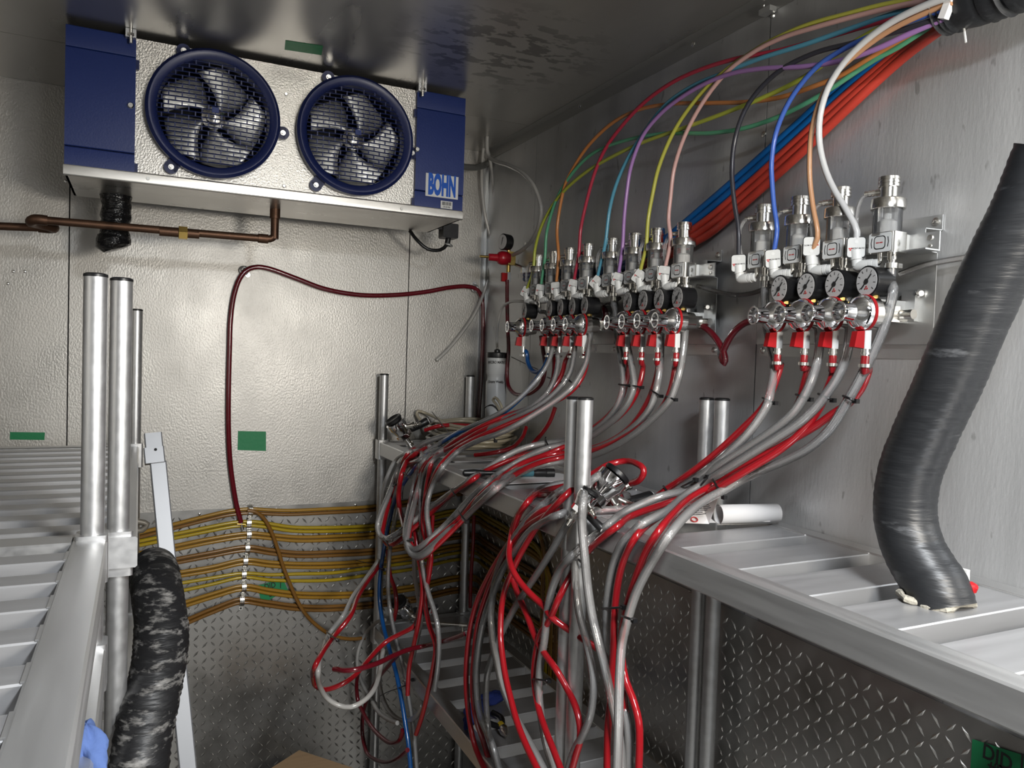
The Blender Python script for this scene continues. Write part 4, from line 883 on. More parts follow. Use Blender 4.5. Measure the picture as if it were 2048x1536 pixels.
# --- hoses hanging around the near posts
X = [
 ('clear', 'clear hose arching over the shelf edge left of the double posts', RC, [(1165, 962, -.30), (1125, 979), (1089, 1007), (1058, 1036, -.46), (1029, 1075), (1005, 1116), (992, 1155), (984, 1204), (982, 1236), (986, 1285), (994, 1324), (1005, 1373), (1025, 1421), (1048, 1466), (1072, 1509), (1090, 1545, -.50)]),
 ('red', 'red hose bending down from the shelf and crossing right between the posts', RR, [(1150, 968, -.26), (1115, 975), (1082, 984), (1054, 1005, -.43), (1035, 1032), (1025, 1059), (1020, 1087), (1018, 1112), (1024, 1137, -.50), (1037, 1160), (1060, 1187), (1087, 1212), (1105, 1236), (1134, 1257), (1173, 1283), (1205, 1306, -.42), (1218, 1324), (1230, 1350), (1245, 1380), (1250, 1420, -.38)]),
 ('red', 'red hose looping up above the chrome coupler and hanging in front of the posts', RR, [(1262, 967, -.26), (1276, 962), (1286, 950), (1287, 938), (1275, 928), (1250, 922, -.26), (1221, 928), (1191, 944), (1154, 971), (1127, 995, -.46), (1101, 1022), (1068, 1063), (1044, 1102), (1025, 1141), (1011, 1175), (1003, 1214), (1001, 1275), (1005, 1314), (1011, 1353), (1021, 1396), (1035, 1447), (1052, 1490), (1078, 1545, -.53)]),
 ('red', 'red hose curving down the middle behind the clear hoses', RR, [(1060, 1000, -.30), (1040, 1025), (1028, 1060, -.44), (1019, 1100), (1022, 1140), (1033, 1181), (1054, 1230), (1071, 1276), (1091, 1310), (1111, 1337), (1134, 1377), (1152, 1416), (1160, 1451), (1160, 1480), (1152, 1509), (1142, 1545, -.46)]),
 ('red', 'second red hose hanging at the left edge of the near group', RR, [(1110, 1012, -.28), (1080, 1024), (1050, 1050), (1022, 1090, -.46), (998, 1130), (980, 1170), (966, 1210), (955, 1252), (948, 1314), (945, 1366), (950, 1430), (966, 1480), (985, 1545, -.44)]),
 ('clear', 'straight clear hose slanting left from the small steel coupler', RC*.9, [(1148, 1028, -.47), (1128, 1059), (1097, 1112), (1068, 1157), (1039, 1200), (1015, 1243), (997, 1280), (984, 1314), (974, 1353), (972, 1402), (976, 1451), (984, 1500), (996, 1545, -.43)]),
 ('clear', 'clear hose dropping straight down from the chrome coupler', RC*1.02, [(1200, 950, -.36), (1184, 960), (1172, 978), (1166, 1005, -.475), (1164, 1038), (1166, 1078), (1170, 1119), (1175, 1172), (1185, 1236), (1197, 1285), (1209, 1334), (1219, 1380), (1230, 1430), (1240, 1490), (1244, 1545, -.44)]),
 ('clear', 'clear hose hugging the double posts and swinging left at the bottom', RC*.9, [(1152, 1040, -.445), (1150, 1120), (1153, 1180), (1158, 1225), (1172, 1279), (1184, 1335), (1187, 1375), (1182, 1425), (1168, 1465), (1148, 1502), (1134, 1545, -.46)]),
 ('clear', 'short clear hose running from the coupler to the shelf edge', RC*.7, [(1213, 1010, -.30), (1195, 1020), (1180, 1034), (1170, 1052, -.42), (1162, 1080), (1155, 1120, -.45)]),
 ('clear', 'clear hose lying on the shelf behind the double posts', RC*.75, [(1210, 992, -.20), (1165, 965), (1120, 966), (1085, 976), (1060, 992), (1055, 1000, -.36)]),
 ('red', 'red hose lying across the shelf behind the coupler', RR, [(1300, 1013, -.22), (1250, 1010), (1200, 1010), (1150, 1000), (1105, 990), (1065, 990, -.34)]),
 ('red', 'red hose rising behind the coiled tubing', RR, [(1110, 815, -.04), (1100, 842), (1085, 865), (1068, 885, -.06), (1050, 900), (1030, 910, -.15)]),
 ('red', 'red hose slipping behind the right side of the coil', RR, [(1052, 855, -.06), (1046, 872), (1036, 885), (1020, 897), (990, 905, -.22), (950, 910)]),
]
for kind, lab, r, pts in X:
    hose('beer_hose' if kind == 'clear' else 'gas_hose', lab, kind, r, pts, group='clear beer hoses' if kind == 'clear' else 'red gas hoses', bore=kind == 'clear', cat='hose')
# --- loose loops low on the left
X = [
 ('red', 'red hose swinging left and looping back to the lower shelf', RR, [(764, 1120, -.49), (752, 1140), (737, 1160), (716, 1193), (698, 1236, -.70), (674, 1265), (649, 1298), (631, 1330, -.84), (626, 1353), (632, 1372), (651, 1379), (678, 1371), (702, 1357), (717, 1343), (733, 1324), (756, 1298), (776, 1281), (800, 1268), (830, 1250), (838, 1220, -.47)]),
 ('milky', 'pale hose tied to the red one and curling below it', RR, [(759, 1118, -.50), (745, 1138), (728, 1162), (704, 1196), (686, 1232, -.70), (662, 1262), (645, 1300), (636, 1343, -.83), (640, 1373), (656, 1398), (678, 1411), (702, 1414), (727, 1402), (746, 1382), (758, 1350), (766, 1300, -.55)]),
 ('darkred', 'dark red hose with a loose cut end lying across the lower loops', RR, [(668, 1338, -.78), (698, 1341), (725, 1336), (756, 1326), (786, 1312), (815, 1300), (844, 1293), (900, 1279), (932, 1267, -.35)]),
 ('darkred', 'dark red hose hanging in a narrow U beside the blue hose', RR, [(760, 1300, -.54), (733, 1325), (717, 1345), (713, 1373), (716, 1402), (725, 1423), (741, 1451), (762, 1474), (782, 1486), (800, 1478), (806, 1460, -.50)]),
 ('darkred', 'dark red hose forming the lowest loop near the floor', RR, [(800, 1305, -.50), (778, 1330), (756, 1357), (741, 1384), (731, 1408), (725, 1435), (725, 1470), (733, 1504), (750, 1519), (772, 1525), (795, 1517), (815, 1500, -.50)]),
 ('milky', 'pale hose loop left of the far front post', RR*.9, [(770, 1240, -.46), (752, 1246), (729, 1270), (716, 1304), (715, 1334), (725, 1369), (739, 1392), (752, 1408, -.46)]),
 ('milky', 'pale hose loop hanging in front of the lower shelf', RR*1.1, [(795, 1270, -.46), (775, 1293), (761, 1330), (760, 1373), (770, 1408), (789, 1433), (811, 1442), (834, 1431), (846, 1412, -.48)]),
 ('milky', 'pale hose end curling under the loops', RR, [(745, 1405, -.5), (757, 1424), (775, 1438), (795, 1446, -.5)]),
 ('red', 'red hose hanging down to the lower shelf coupler', RR, [(775, 1100, -.46), (780, 1150), (790, 1180), (793, 1210), (788, 1240, -.44)]),
 ('red', 'thin red hose dropping beside the loops of the middle panel', RR*.8, [(866, 1030, -.46), (864, 1060), (862, 1095), (856, 1130), (852, 1165, -.46)]),
 ('red', 'red hose standing against the far rear post', RR, [(948, 1030, -.05), (946, 1090), (942, 1150), (940, 1215, -.05)]),
 ('milky', 'pale outer hose bowing over the far shelf edge', RR*.9, [(880, 905, -.36), (845, 900), (815, 905), (790, 922), (775, 952, -.5), (767, 982), (765, 1010), (763, 1030, -.5)]),
 ('milky', 'pale hose falling straight through the far bundle', RR, [(860, 893, -.38), (846, 900), (841, 925), (841, 960), (842, 1000), (845, 1050), (830, 1100, -.49), (830, 1150), (837, 1195), (841, 1245), (834, 1280), (825, 1320, -.46)]),
 ('red', 'thick red hose bowing left through the far bundle', RR*1.15, [(860, 893, -.37), (835, 905), (815, 920), (803, 949, -.51), (797, 988), (800, 1021), (810, 1050), (824, 1072), (840, 1084), (858, 1082, -.46)]),
 ('red', 'red hose lying on the far shelf behind the pale loops', RR, [(850, 860, -.36), (878, 852), (910, 850), (950, 852, -.2)]),
]
for kind, lab, r, pts in X:
    hose('beer_hose' if kind == 'milky' else 'gas_hose', lab, kind, r, pts, group='pale hoses low on the left' if kind == 'milky' else 'red gas hoses', cat='hose')
# --- back wall hose and the tubes in the corner
hose('gas_hose', 'long dark red hose clipped across the back wall', 'darkred', .0092, [(482, 1045, -.016), (474, 1015), (466, 970), (460, 920), (457, 860), (457, 780), (459, 700), (461, 640), (468, 590), (480, 556), (494, 540), (515, 534), (540, 538), (590, 556), (650, 578), (720, 590), (790, 590), (850, 584), (900, 575), (935, 573), (955, 580), (964, 600), (966, 640), (964, 720), (961, 780), (957, 835, -.016)], ax='y')
for p, lab in (((488, 541), 'pipe clip holding the red hose at its upper left bend'), ((950, 577), 'pipe clip holding the red hose beside the corner')):
    t = thing('pipe_clip', lab, 'clip', at(*p, y=0), 'pipe clips on the back wall')
    c = at(*p, y=-.014)
    obj('saddle', G().tube([c+V((.013*math.cos(a), 0, .013*math.sin(a)))+V((0, -.002, 0)) for a in [math.pi*2*i/16 for i in range(16)]], .0045, 6, closed=True), MAT['galv'], t)
    q = V((.7, 0, -.7)) if p[0] < 600 else V((0, 0, 1))
    obj('tab', G().cyl(c+q*.02+V((0, .008, 0)), c+q*.02+V((0, .013, 0)), .009, 12), MAT['galv'], t)
    obj('screw', G().lathe([(0, .0045), (.003, .003)], c+q*.02+V((0, .008, 0)), (0, -1, 0), 8), MAT['screw'], t)
q = at(483, 1043, y=-.016)
t = thing('hose_tee', 'brass tee where the red wall hose ends', 'fitting', q)
obj('barb', G().cyl(q+V((-.004, 0, .02)), q+V((.004, 0, -.03)), .006, 10), MAT['screw'], t)
obj('branch', G().cyl(q+V((-.016, 0, -.008)), q+V((.014, 0, -.012)), .006, 10), MAT['brass'], t)
hose('corner_tube', 'clear tube from the ceiling looping to the primary regulator', 'milky', .0075, [(974, 286, -.10), (976, 310), (990, 322), (1020, 332), (1050, 350), (1072, 380), (1082, 415), (1078, 450), (1065, 478), (1045, 500), (1026, 510, -.04)], start=[V((at(974, 286, x=-.10).x, at(974, 286, x=-.10).y, H))], cat='tube')
hose('corner_tube', 'clear tube hanging from the ceiling with a loose end on the back wall', 'milky', .0068, [(972, 290, -.06), (980, 320), (986, 370), (989, 430), (986, 490), (978, 545), (966, 590), (948, 630), (922, 668), (895, 700), (873, 721, -.02)], start=[V((at(972, 290, y=-.06).x, -.06, H))], ax='y', cat='tube')
hose('corner_tube', 'clear tube hanging straight down behind the primary regulator', 'milky', .0068, [(968, 290, -.05), (964, 330), (964, 380), (970, 430), (980, 475), (984, 515, -.03)], start=[V((at(968, 290, y=-.05).x, -.05, H))], ax='y', cat='tube')
hose('drip_tube', 'pale tube from the first detector down to the white bottle', 'milky', .0048, [(1072, 606, -.10), (1045, 603), (1018, 605), (1003, 618), (996, 645), (994, 680), (995, 708, -.075)], cat='tube')

# ------------------------------------------------------------------ black trunk sleeves
def sleeve(name, label, m, pts, r, ax='x', rib=.0018, extra=None):
    sp = spline(path(pts, ax, -9), .006)
    rad = [r*(1+(.0 if i % 2 else rib/r))+random.uniform(-rib, rib)*.6 for i in range(len(sp))]
    t = thing(name, label, 'insulated hose', sp[-1])
    obj('sleeve', G().tube(sp, r, 28, radii=rad), MAT[m], t, angle=80)
    return t, sp
t, sp = sleeve('insulated_trunk', 'thick black taped trunk hose bending down through the near right shelf', 'black_sleeve', [(2105, 300, -.20), (2055, 420), (2004, 520), (1952, 632), (1898, 762), (1850, 866), (1818, 950), (1810, 1030), (1826, 1095), (1852, 1142), (1872, 1172, -.20), (1886, 1215, -.20)], .0455, rib=.0007)
pf = at(1884, 1178, z=ZS)
g = G(); cb_ = V((sp[-8].x, sp[-8].y, ZS+.002))
g.tube([cb_+V((math.cos(a)*(.047+.004*math.sin(5*a)+.002*math.sin(11*a)), math.sin(a)*(.047+.004*math.sin(5*a)), .004*math.sin(3*a))) for a in [2*math.pi*i/40 for i in range(40)]], .008, 8, closed=True, radii=[.0052+.0014*math.sin(i*1.7)+random.uniform(-.0008, .0008) for i in range(40)])
obj('foam_collar', g, MAT['foam'], t, label='ragged sprayed foam collar')
obj('collar_tag', G().box(sp[-8]+V((.046, -.016, .010)), (.008, .012, .022)), MAT['white'], t)
obj('collar_bead', G().lathe([(0, .008), (.006, .009), (.012, .004)], sp[-8]+V((.026, -.038, .000)), (0, -1, .5), 10), MAT['redpl'], t)
t, sp = sleeve('beer_line_sleeve', 'black corrugated sleeve that gathers the beer lines below the ceiling', 'black_sleeve', [(1896, 10, -.095), (1925, 2), (1970, -10), (2030, -35), (2110, -75, -.09)], .042, rib=.004)
obj('wrap_end', G().box(at(1894, 18, x=-.135), (.012, .012, .03), Matrix.Rotation(.4, 3, 'X')), MAT['paper'], t)
obj('tie_tail', G().tube(spline([at(1925, 40, x=-.09), at(1929, 62, x=-.09), at(1932, 85, x=-.09)]), .0018, 6), MAT['white'], t)
t, sp = sleeve('insulated_trunk', 'chalk-streaked black insulated hose standing beside the left shelf posts', 'frost', [(318, 1160, -.95), (308, 1140, -1.12), (309, 1150, -1.25), (316, 1195, -1.36), (323, 1255, -1.42), (319, 1320, -1.47), (305, 1390, -1.52), (288, 1465, -1.56), (276, 1550, -1.60)], .0455, ax='y')
# leaning aluminium bar with a bracket at its head
yb_ = -.62
b0, b1 = at(316, 925, y=yb_), at(378, 1560, y=yb_-.25)
t = thing('leaning_rail', 'loose aluminium rail with a bracket leaning behind the black hose', 'rail', b1)
d = (b0-b1); ey_ = d.normalized(); ez_ = V((1, 0, 0)).cross(ey_).normalized(); ex_ = ey_.cross(ez_); Mx = frame((b0+b1)/2, ex_, ey_)
obj('bar', xf(G().rbox((0, 0, 0), (.042, d.length, .036), .003, axis=1, seg=1), Mx), MAT['bar'], t, smooth=False)
obj('bracket', xf(G().rbox((-.008, d.length/2+.018, .014), (.052, .044, .030), .003, axis=1, seg=1), Mx), MAT['bar'], t, smooth=False)
obj('end_block', xf(G().rbox((-.006, d.length/2+.062, .0), (.046, .042, .032), .003, axis=1, seg=1), Mx), MAT['bar'], t, smooth=False)
obj('hole', xf(G().lathe([(0, .004), (.001, .004)], (-.004, d.length/2+.032, .0295), (0, 0, 1), 10), Mx), MAT['dark'], t)
# ------------------------------------------------------------------ amber lines on the plate
LN = [
 ('amber', [(347, 1053), (410, 1037), (459, 1026), (501, 1022), (537, 1024), (582, 1025), (651, 1022), (741, 1017)], 'topmost'),
 ('yellowtube', [(351, 1072), (410, 1060), (468, 1049), (498, 1047), (537, 1051), (582, 1058), (651, 1059), (741, 1055)], 'second'),
 ('amber', [(353, 1095), (422, 1081), (498, 1070), (537, 1073), (594, 1078), (674, 1076), (739, 1072)], 'third'),
 ('amber_dk', [(358, 1121), (422, 1109), (495, 1097), (537, 1103), (594, 1109), (674, 1107), (736, 1104)], 'fourth'),
 ('amber', [(362, 1148), (422, 1138), (491, 1123), (537, 1128), (594, 1131), (674, 1130), (734, 1125)], 'fifth'),
 ('yellowtube', [(365, 1169), (426, 1159), (488, 1150), (537, 1153), (594, 1151), (663, 1149), (732, 1140)], 'sixth'),
 ('amber', [(368, 1209), (426, 1191), (488, 1175), (537, 1183), (594, 1190), (674, 1191), (729, 1188)], 'seventh'),
 ('amber_dk', [(374, 1243), (426, 1221), (484, 1201), (525, 1206), (582, 1214), (628, 1217), (674, 1216), (725, 1212)], 'lowest'),
]
CL = []
for i, (mn, pts, od) in enumerate(LN):
    dz = [.0078, -.0072] if i != 5 else [.006, -.022]
    x0_, y0_ = pts[0]; sl = (pts[1][1]-y0_)/(pts[1][0]-x0_)
    base = [(230, y0_-sl*(x0_-230)*1.0)]+pts+[(835, pts[-1][1]-14), (905, pts[-1][1]-30)]
    for j in (0, 1):
        PP = []
        for (px_, py_) in base:
            pin = max(0, 1-abs(px_-495)/110) if i == 5 else 0
            q_ = at(px_, py_, y=-.012); q_.z += dz[j]*(1-pin)+(.0072*(1-2*j))*pin; PP.append(q_)
        zc = PP[-1].z; turn = -.62-.035*i-.012*j
        PP = [p for p in PP if p.x < -.05]
        xw = -.014
        PP += [V((-.035, -.016, zc)), V((xw, -.04, zc)), V((xw, -.12, zc-.004)), V((xw, -.35, zc-.012)), V((xw, turn+.06, zc-.03)), V((xw-.002, turn, zc-.09)), V((xw-.002, turn-.01, zc-.22)), V((xw, turn-.01, .12))]
        mm = mn if j == 0 else ('amber_dk' if i == 0 else mn)
        obj('product_line', G().tube(spline(PP, .03), .0068, 8), MAT[mm], None, f'{od} row of amber tubing on the diamond plate, {"upper" if j == 0 else "lower"} tube', 'tube', 'amber tubes along the diamond plate', angle=70)
    k_ = min(range(len(pts)), key=lambda q: abs(pts[q][0]-495))
    c = at(pts[k_][0], pts[k_][1], y=-.012)
    t = thing('pipe_clip', f'steel clip on the {od} row of amber tubing', 'clip', V((c.x, -.004, c.z)), 'clips down the diamond plate')
    for dx_ in (-.006, .006):
        obj('saddle_rib', G().tube([V((c.x+dx_, -.0035-.019*math.sin(a), c.z-.021*math.cos(a))) for a in [math.pi*k/8 for k in range(9)]], .0028, 6), MAT['screw'], t)
    obj('saddle', G().tube([V((c.x, -.0035-.0175*math.sin(a), c.z-.0195*math.cos(a))) for a in [math.pi*k/8 for k in range(9)]], .0052, 6), MAT['screw'], t)
    obj('tab', G().rbox((c.x-.003, -.0048, c.z-.029), (.014, .002, .018), .005, axis=1), MAT['screw'], t)
    obj('screw', G().lathe([(0, .0038), (.003, .0025)], (c.x-.003, -.0058, c.z-.031), (0, -1, 0), 8), MAT['ink'], t)
hose('product_line', 'loose brown tube dropping diagonally across the amber rows', 'amber_dk', .0072, [(495, 1021, -.024), (510, 1023), (527, 1036), (542, 1062), (556, 1100), (567, 1135), (580, 1168), (596, 1204), (614, 1232), (640, 1256), (668, 1272), (700, 1278), (730, 1276, -.03)], ax='y', cat='tube')
# ------------------------------------------------------------------ tapes
def tape(label, corners, ax, d, parent=None, text=None, tl=None):
    P = [at(px_, py_, **{ax: d}) for px_, py_ in corners]
    n_ = {'y': V((0, -1, 0)), 'x': V((-1, 0, 0)), 'z': V((0, 0, -1))}[ax]
    g = G(); g.add([p+n_*.0006 for p in P]+[p+n_*.0001 for p in P], [(0, 1, 2, 3), (7, 6, 5, 4), (0, 4, 5, 1), (1, 5, 6, 2), (2, 6, 7, 3), (3, 7, 4, 0)])
    o = obj('tape_strip', g, MAT['tape'], None, label, 'tape', smooth=False)
    for tx, px_, py_, sz, rot in (text or ()):
        c = at(px_, py_, **{ax: d})+n_*.0009
        ex = V((1, 0, 0)) if ax != 'x' else V((0, -1, 0))
        M_ = frame(c, ex, (0, 0, 1)) @ Matrix.Rotation(math.radians(rot), 4, 'Z')
        obj('handwriting', xf(text_geo(tx, sz, .0005, .8, .0002), M_), MAT['ink'], o, smooth=False)
    return o
tape('strip of green tape stuck on the ceiling above the evaporator', [(571, 81), (646, 92), (643, 110), (569, 99)], 'z', H-.0005)
tape('square of green tape on the back wall beside the red hose', [(476, 862), (532, 863), (532, 902), (475, 900)], 'y', -.0005)
tape('thin strip of green tape on the back wall above the left shelf', [(20, 864), (90, 865), (89, 880), (20, 879)], 'y', -.0005)
tape('green tape with handwriting among the amber tubes', [(514, 1171), (566, 1158), (576, 1180), (524, 1207)], 'y', -.0065, text=[('DID', 540, 1172, .030, 8), ('I', 561, 1171, .032, 0), ('B', 541, 1190, .022, 0)])
tape('green tape with handwriting on the plate under the near right shelf', [(1945, 1478), (2052, 1512), (2052, 1580), (1940, 1560)], 'x', -.0065, text=[('DID', 1995, 1516, .036, -2), ('I', 2045, 1525, .036, 0), ('#8', 1992, 1540, .03, 0)])
# ------------------------------------------------------------------ cable ties
def tie(p0, p1, x, lab, tail=None, k=.020):
    if -.12 < x < -.09: x = -.116
    a, b = at(*p0, x=x), at(*p1, x=x); c = (a+b)/2; u = (b-a)/2; vd = (c-CAM).normalized()*max(k, u.length*.62)
    u = u*1.3; b = c+u
    pts = [c+u*1.04*math.cos(q)+vd*math.sin(q) for q in [2*math.pi*i/20 for i in range(20)]]
    t = thing('cable_tie', lab, 'cable tie', c, 'black cable ties')
    obj('strap', G().tube(pts, .0023, 6, closed=True), MAT['blackpl'], t)
    obj('head', G().box(b+u.normalized()*.004, (.009, .009, .008)), MAT['blackpl'], t)
    if tail: obj('tail', G().tube(spline(path([(p[0], p[1], x) for p in tail])), .0016, 5), MAT['blackpl'], t)
for (p0, p1, x, lab, tail) in [
 ((1528, 797), (1545, 804), -.10, 'cable tie on the hose pair from the black-line detector', None),
 ((1595, 790), (1615, 797), -.10, 'cable tie on the hose pair from the royal-blue-line detector', None),
 ((1640, 789), (1660, 798), -.10, 'cable tie on the hose pair from the peach-line detector', None),
 ((1689, 793), (1706, 800), -.10, 'cable tie on the hose pair from the white-line detector', None),
 ((1240, 769), (1256, 771), -.10, 'cable tie on the hose pair from the sky-blue-line detector', None),
 ((1259, 770), (1279, 774), -.10, 'cable tie on the hose pair from the purple-line detector', None),
 ((1303, 781), (1318, 790), -.10, 'cable tie on the hose pair from the yellow-line detector', None),
 ((1334, 793), (1347, 798), -.10, 'cable tie on the hose pair from the pink-line detector', None),
 ((1098, 756), (1117, 763), -.11, 'cable tie on the hose pair from the green-line detector', None),
 ((1132, 754), (1145, 767), -.11, 'cable tie on the hose pair from the orange-line detector', None),
 ((1140, 763), (1153, 770), -.11, 'cable tie on the hose pair from the red-line detector', None),
 ((1328, 974), (1336, 984), -.22, 'cable tie on the rearmost red hose above the shelf', None),
 ((1366, 972), (1386, 962), -.21, 'cable tie on the clear hose beside the paper', None),
 ((1400, 972), (1412, 958), -.20, 'cable tie on the middle clear hose beside the paper', None),
 ((1428, 963), (1444, 988), -.20, 'large cable tie on the front hose pair beside the paper', None),
 ((1208, 1217), (1240, 1215), -.44, 'cable tie on the pair hanging right of the double posts', None),
 ((1246, 1233), (1263, 1239), -.47, 'cable tie on the frontmost clear hose below the shelf', None),
 ((1146, 1104), (1163, 1126), -.44, 'open cable tie on the pair in front of the double posts', [(1146, 1104), (1144, 1100), (1147, 1097)]),
 ((1068, 1358), (1092, 1361), -.47, 'cable tie low on the pair left of the double posts', None),
 ((948, 1247), (970, 1249), -.46, 'cable tie on the leftmost red hoses of the near group', None),
 ((1092, 882), (1103, 906), -.19, 'cable tie joining the middle panel hoses above the shelf', [(1092, 882), (1090, 878), (1092, 874)]),
 ((902, 979), (913, 994), -.48, 'cable tie on the upper looping hose pair', None),
 ((917, 1024), (930, 1040), -.50, 'cable tie on the lower looping hose pair', None),
 ((830, 918), (848, 920), -.44, 'cable tie at the top of the far hanging bundle', None),
 ((804, 943), (816, 952), -.5, 'cable tie on the thick red hose of the far bundle', None),
 ((777, 975), (790, 970), -.51, 'cable tie on the pale looping hose', None),
 ((768, 1078), (778, 1092), -.585, 'cable tie at the bottom of the first hose loop', None),
 ((810, 1082), (820, 1080), -.57, 'cable tie at the bottom of the second hose loop', None),
 ((752, 1134), (764, 1138), -.5, 'cable tie with a long tail beside the far front post', [(776, 1132), (745, 1128), (712, 1121)]),
 ((656, 1266), (672, 1278), -.76, 'cable tie on the red hose swinging left', None),
 ((832, 1194), (846, 1190), -.47, 'cable tie on the red hose above the lower shelf', None),
 ((859, 1211), (870, 1212), -.45, 'cable tie on the clear hose above the lower shelf', None),
 ((808, 1362), (822, 1360), -.46, 'cable tie on the red hose beside the lower shelf rail', None),
 ((851, 1393), (866, 1393), -.44, 'cable tie on the dark hose crossing the lower shelf rail', None),
 ((795, 1377), (810, 1371), -.49, 'cable tie low on the blue hose', [(795, 1377), (775, 1384), (760, 1392)]),
 ((957, 856), (965, 866), -.30, 'cable tie on the blue and red hoses over the coil', None),
 ((981, 860), (989, 878), -.29, 'cable tie on the first panel hoses over the coil', None),
]:
    tie(p0, p1, x, lab, tail)
hose('loose_tie_tail', 'long black cable tie tail crossing beside the blue hose', 'blackpl', .0016, [(1023, 714, -.06), (1050, 727), (1088, 744, -.10)], cat='cable tie', sub=6)
hose('loose_tie_tail', 'black cable tie tail standing up from the coiled tubing', 'blackpl', .0018, [(864, 824, -.30), (885, 850), (904, 873, -.33)], cat='cable tie', sub=6)
# ------------------------------------------------------------------ things on the shelves
# coil of cream tubing
cc = at(945, 893, z=ZS+.004)
pts = []
for i in range(12*28):
    a = 2*math.pi*i/28; k = i//28; f = k/12
    R = .150+.018*math.sin(k*2.3)+.006*math.sin(a*2+k)
    pts.append(V((cc.x+.01+R*.95*math.cos(a)+.010*math.sin(k*1.7), cc.y+.02+R*1.15*math.sin(a)+.012*math.cos(k*2.1), ZS+.008+.0072*(i/28)+.004*math.sin(a*3+k))))
t = thing('tubing_coil', 'coil of cream plastic tubing lying on the far right shelf', 'tubing', cc)
obj('coil', G().tube(pts, .0062, 8), MAT['cream'], t, angle=70)
obj('loose_loop', G().tube(spline(path([(905, 880, -.30), (872, 868), (848, 848), (833, 828), (836, 822), (850, 826), (880, 840), (910, 862, -.22)])), .006, 8), MAT['cream'], t, angle=70)
obj('loose_loop', G().tube(spline(path([(1010, 850, -.18), (1003, 828), (992, 808), (986, 800), (990, 795), (998, 803), (1008, 826), (1014, 850, -.16)])), .005, 8), MAT['cream'], t, angle=70)
# white bottle in its holder
bx = -.085
bt, bb = at(994, 716, x=bx), at(994, 832, x=bx)
bc = bt.copy(); hz = bt.z-bb.z
t = thing('drip_bottle', 'white plastic bottle with black lid hung in the corner', 'bottle', (bc.x, bc.y, bb.z))
zb0 = bb.z-.03
bo = obj('bottle', G().lathe([(0, .034), (.004, .038), (.10, .0385), (hz*.72, .0385), (hz*.76, .034), (hz*.84, .034), (hz*.88, .038), (hz+.03, .038)], (bc.x, bc.y, zb0), (0, 0, 1), 28), MAT['bottle'], t)
zt0 = zb0+hz+.03
obj('lid', G().lathe([(0, .0385), (.004, .0395), (.018, .0395), (.021, .036), (.022, .012), (.03, .011), (.034, .005)], (bc.x, bc.y, zt0), (0, 0, 1), 28), MAT['blackpl'], t)
dcam = V((CAM.x-bc.x, CAM.y-bc.y, 0)).normalized(); ex = V((-dcam.y, dcam.x, 0))
for tx, zz, sz in (('MICRO MATIC', zt0-.016, .0135), ('Empty Weekly', zt0-.088, .0125)):
    obj('lettering', xf(text_geo(tx, sz, .0003, .75, .0002), frame(V((bc.x, bc.y, zz))+dcam*.0392, ex, (0, 0, 1))), MAT['ink'], bo, smooth=False)
obj('wire_holder', G().tube(spline([V((bc.x, bc.y, zb0+.06))+(-ex*.040+dcam*.006), V((bc.x, bc.y, zb0+.072))+dcam*.043-ex*.010, V((bc.x, bc.y, zb0+.05))+dcam*.043+ex*.014, V((bc.x, bc.y, zb0+.004))+dcam*.043+ex*.012, V((bc.x, bc.y, zb0-.002))+dcam*.043-ex*.03]), .003, 8), MAT['blackpl'], t)
# rolled paper and leaflet
za = ZS
r0, r1 = at(1436, 1051, z=za), at(1553, 1048, z=za); rp = .0225
ax_ = (r1-r0).normalized(); up = V((0, 0, 1)); fr_ = ax_.cross(up)
g = G(); prof_ = []
nn = 40
for i in range(nn+1):
    a = -math.pi/2+2*math.pi*1.55*i/nn; rr = rp-.0035*i/nn
    prof_.append((fr_*(-1)*(rr*math.cos(a)), rr*math.sin(a)+rp))
vv = [r0+o_+up*(h_+.001) for o_, h_ in prof_]+[r1+o_+up*(h_+.001) for o_, h_ in prof_]
g.add(vv, [(i, i+1, nn+2+i, nn+1+i) for i in range(nn)])
sl = (r1-r0).length
o = obj('paper_roll', g, MAT['paper'], None, 'rolled white paper lying on the near right shelf', 'paper', angle=80)
m_ = o.modifiers.new('thickness', 'SOLIDIFY'); m_.thickness = .0004
g = G(); q = [at(1378, 1046, z=za+.002), at(1540, 1043, z=za+.010), at(1563, 1022, z=za+.020), at(1404, 1026, z=za+.016)]
g.add(q, [(0, 1, 2, 3)])
fl = obj('loose_flap', g, MAT['paper'], o, smooth=False); m_ = fl.modifiers.new('thickness', 'SOLIDIFY'); m_.thickness = .0004
g = G(); A, B, C_, D_ = at(1358, 1046, z=za+.003), at(1418, 1048, z=za+.003), at(1452, 955, x=-.16), at(1396, 985, x=-.16)
g.add([A, B, C_, D_], [(0, 1, 2, 3)])
lf = obj('leaflet', g, MAT['paper'], None, 'printed white leaflet propped behind the paper roll', 'leaflet', smooth=False); m_ = lf.modifiers.new('thickness', 'SOLIDIFY'); m_.thickness = .0004
g = G(); n_ = (B-A).cross(D_-A).normalized()
if n_.dot(CAM-A) < 0: n_ = -n_
for i in range(16):
    f = .22+.045*i; u0, u1 = .08, .92-random.uniform(0, .3)
    a0 = A.lerp(D_, f); b0_ = B.lerp(C_, f); a1 = A.lerp(D_, f+.018); b1_ = B.lerp(C_, f+.018)
    g.add([a0.lerp(b0_, u0)+n_*.0006, a0.lerp(b0_, u1)+n_*.0006, a1.lerp(b1_, u1)+n_*.0006, a1.lerp(b1_, u0)+n_*.0006], [(0, 1, 2, 3)])
obj('printed_text', g, MAT['ink'], lf, kind='stuff', smooth=False)
cz_ = A.lerp(B, .45).lerp(D_.lerp(C_, .45), .10)
obj('printed_emblem', G().ring(cz_+n_*.0006, n_, .007, .0012, 14, 5), MAT['redink'], lf)
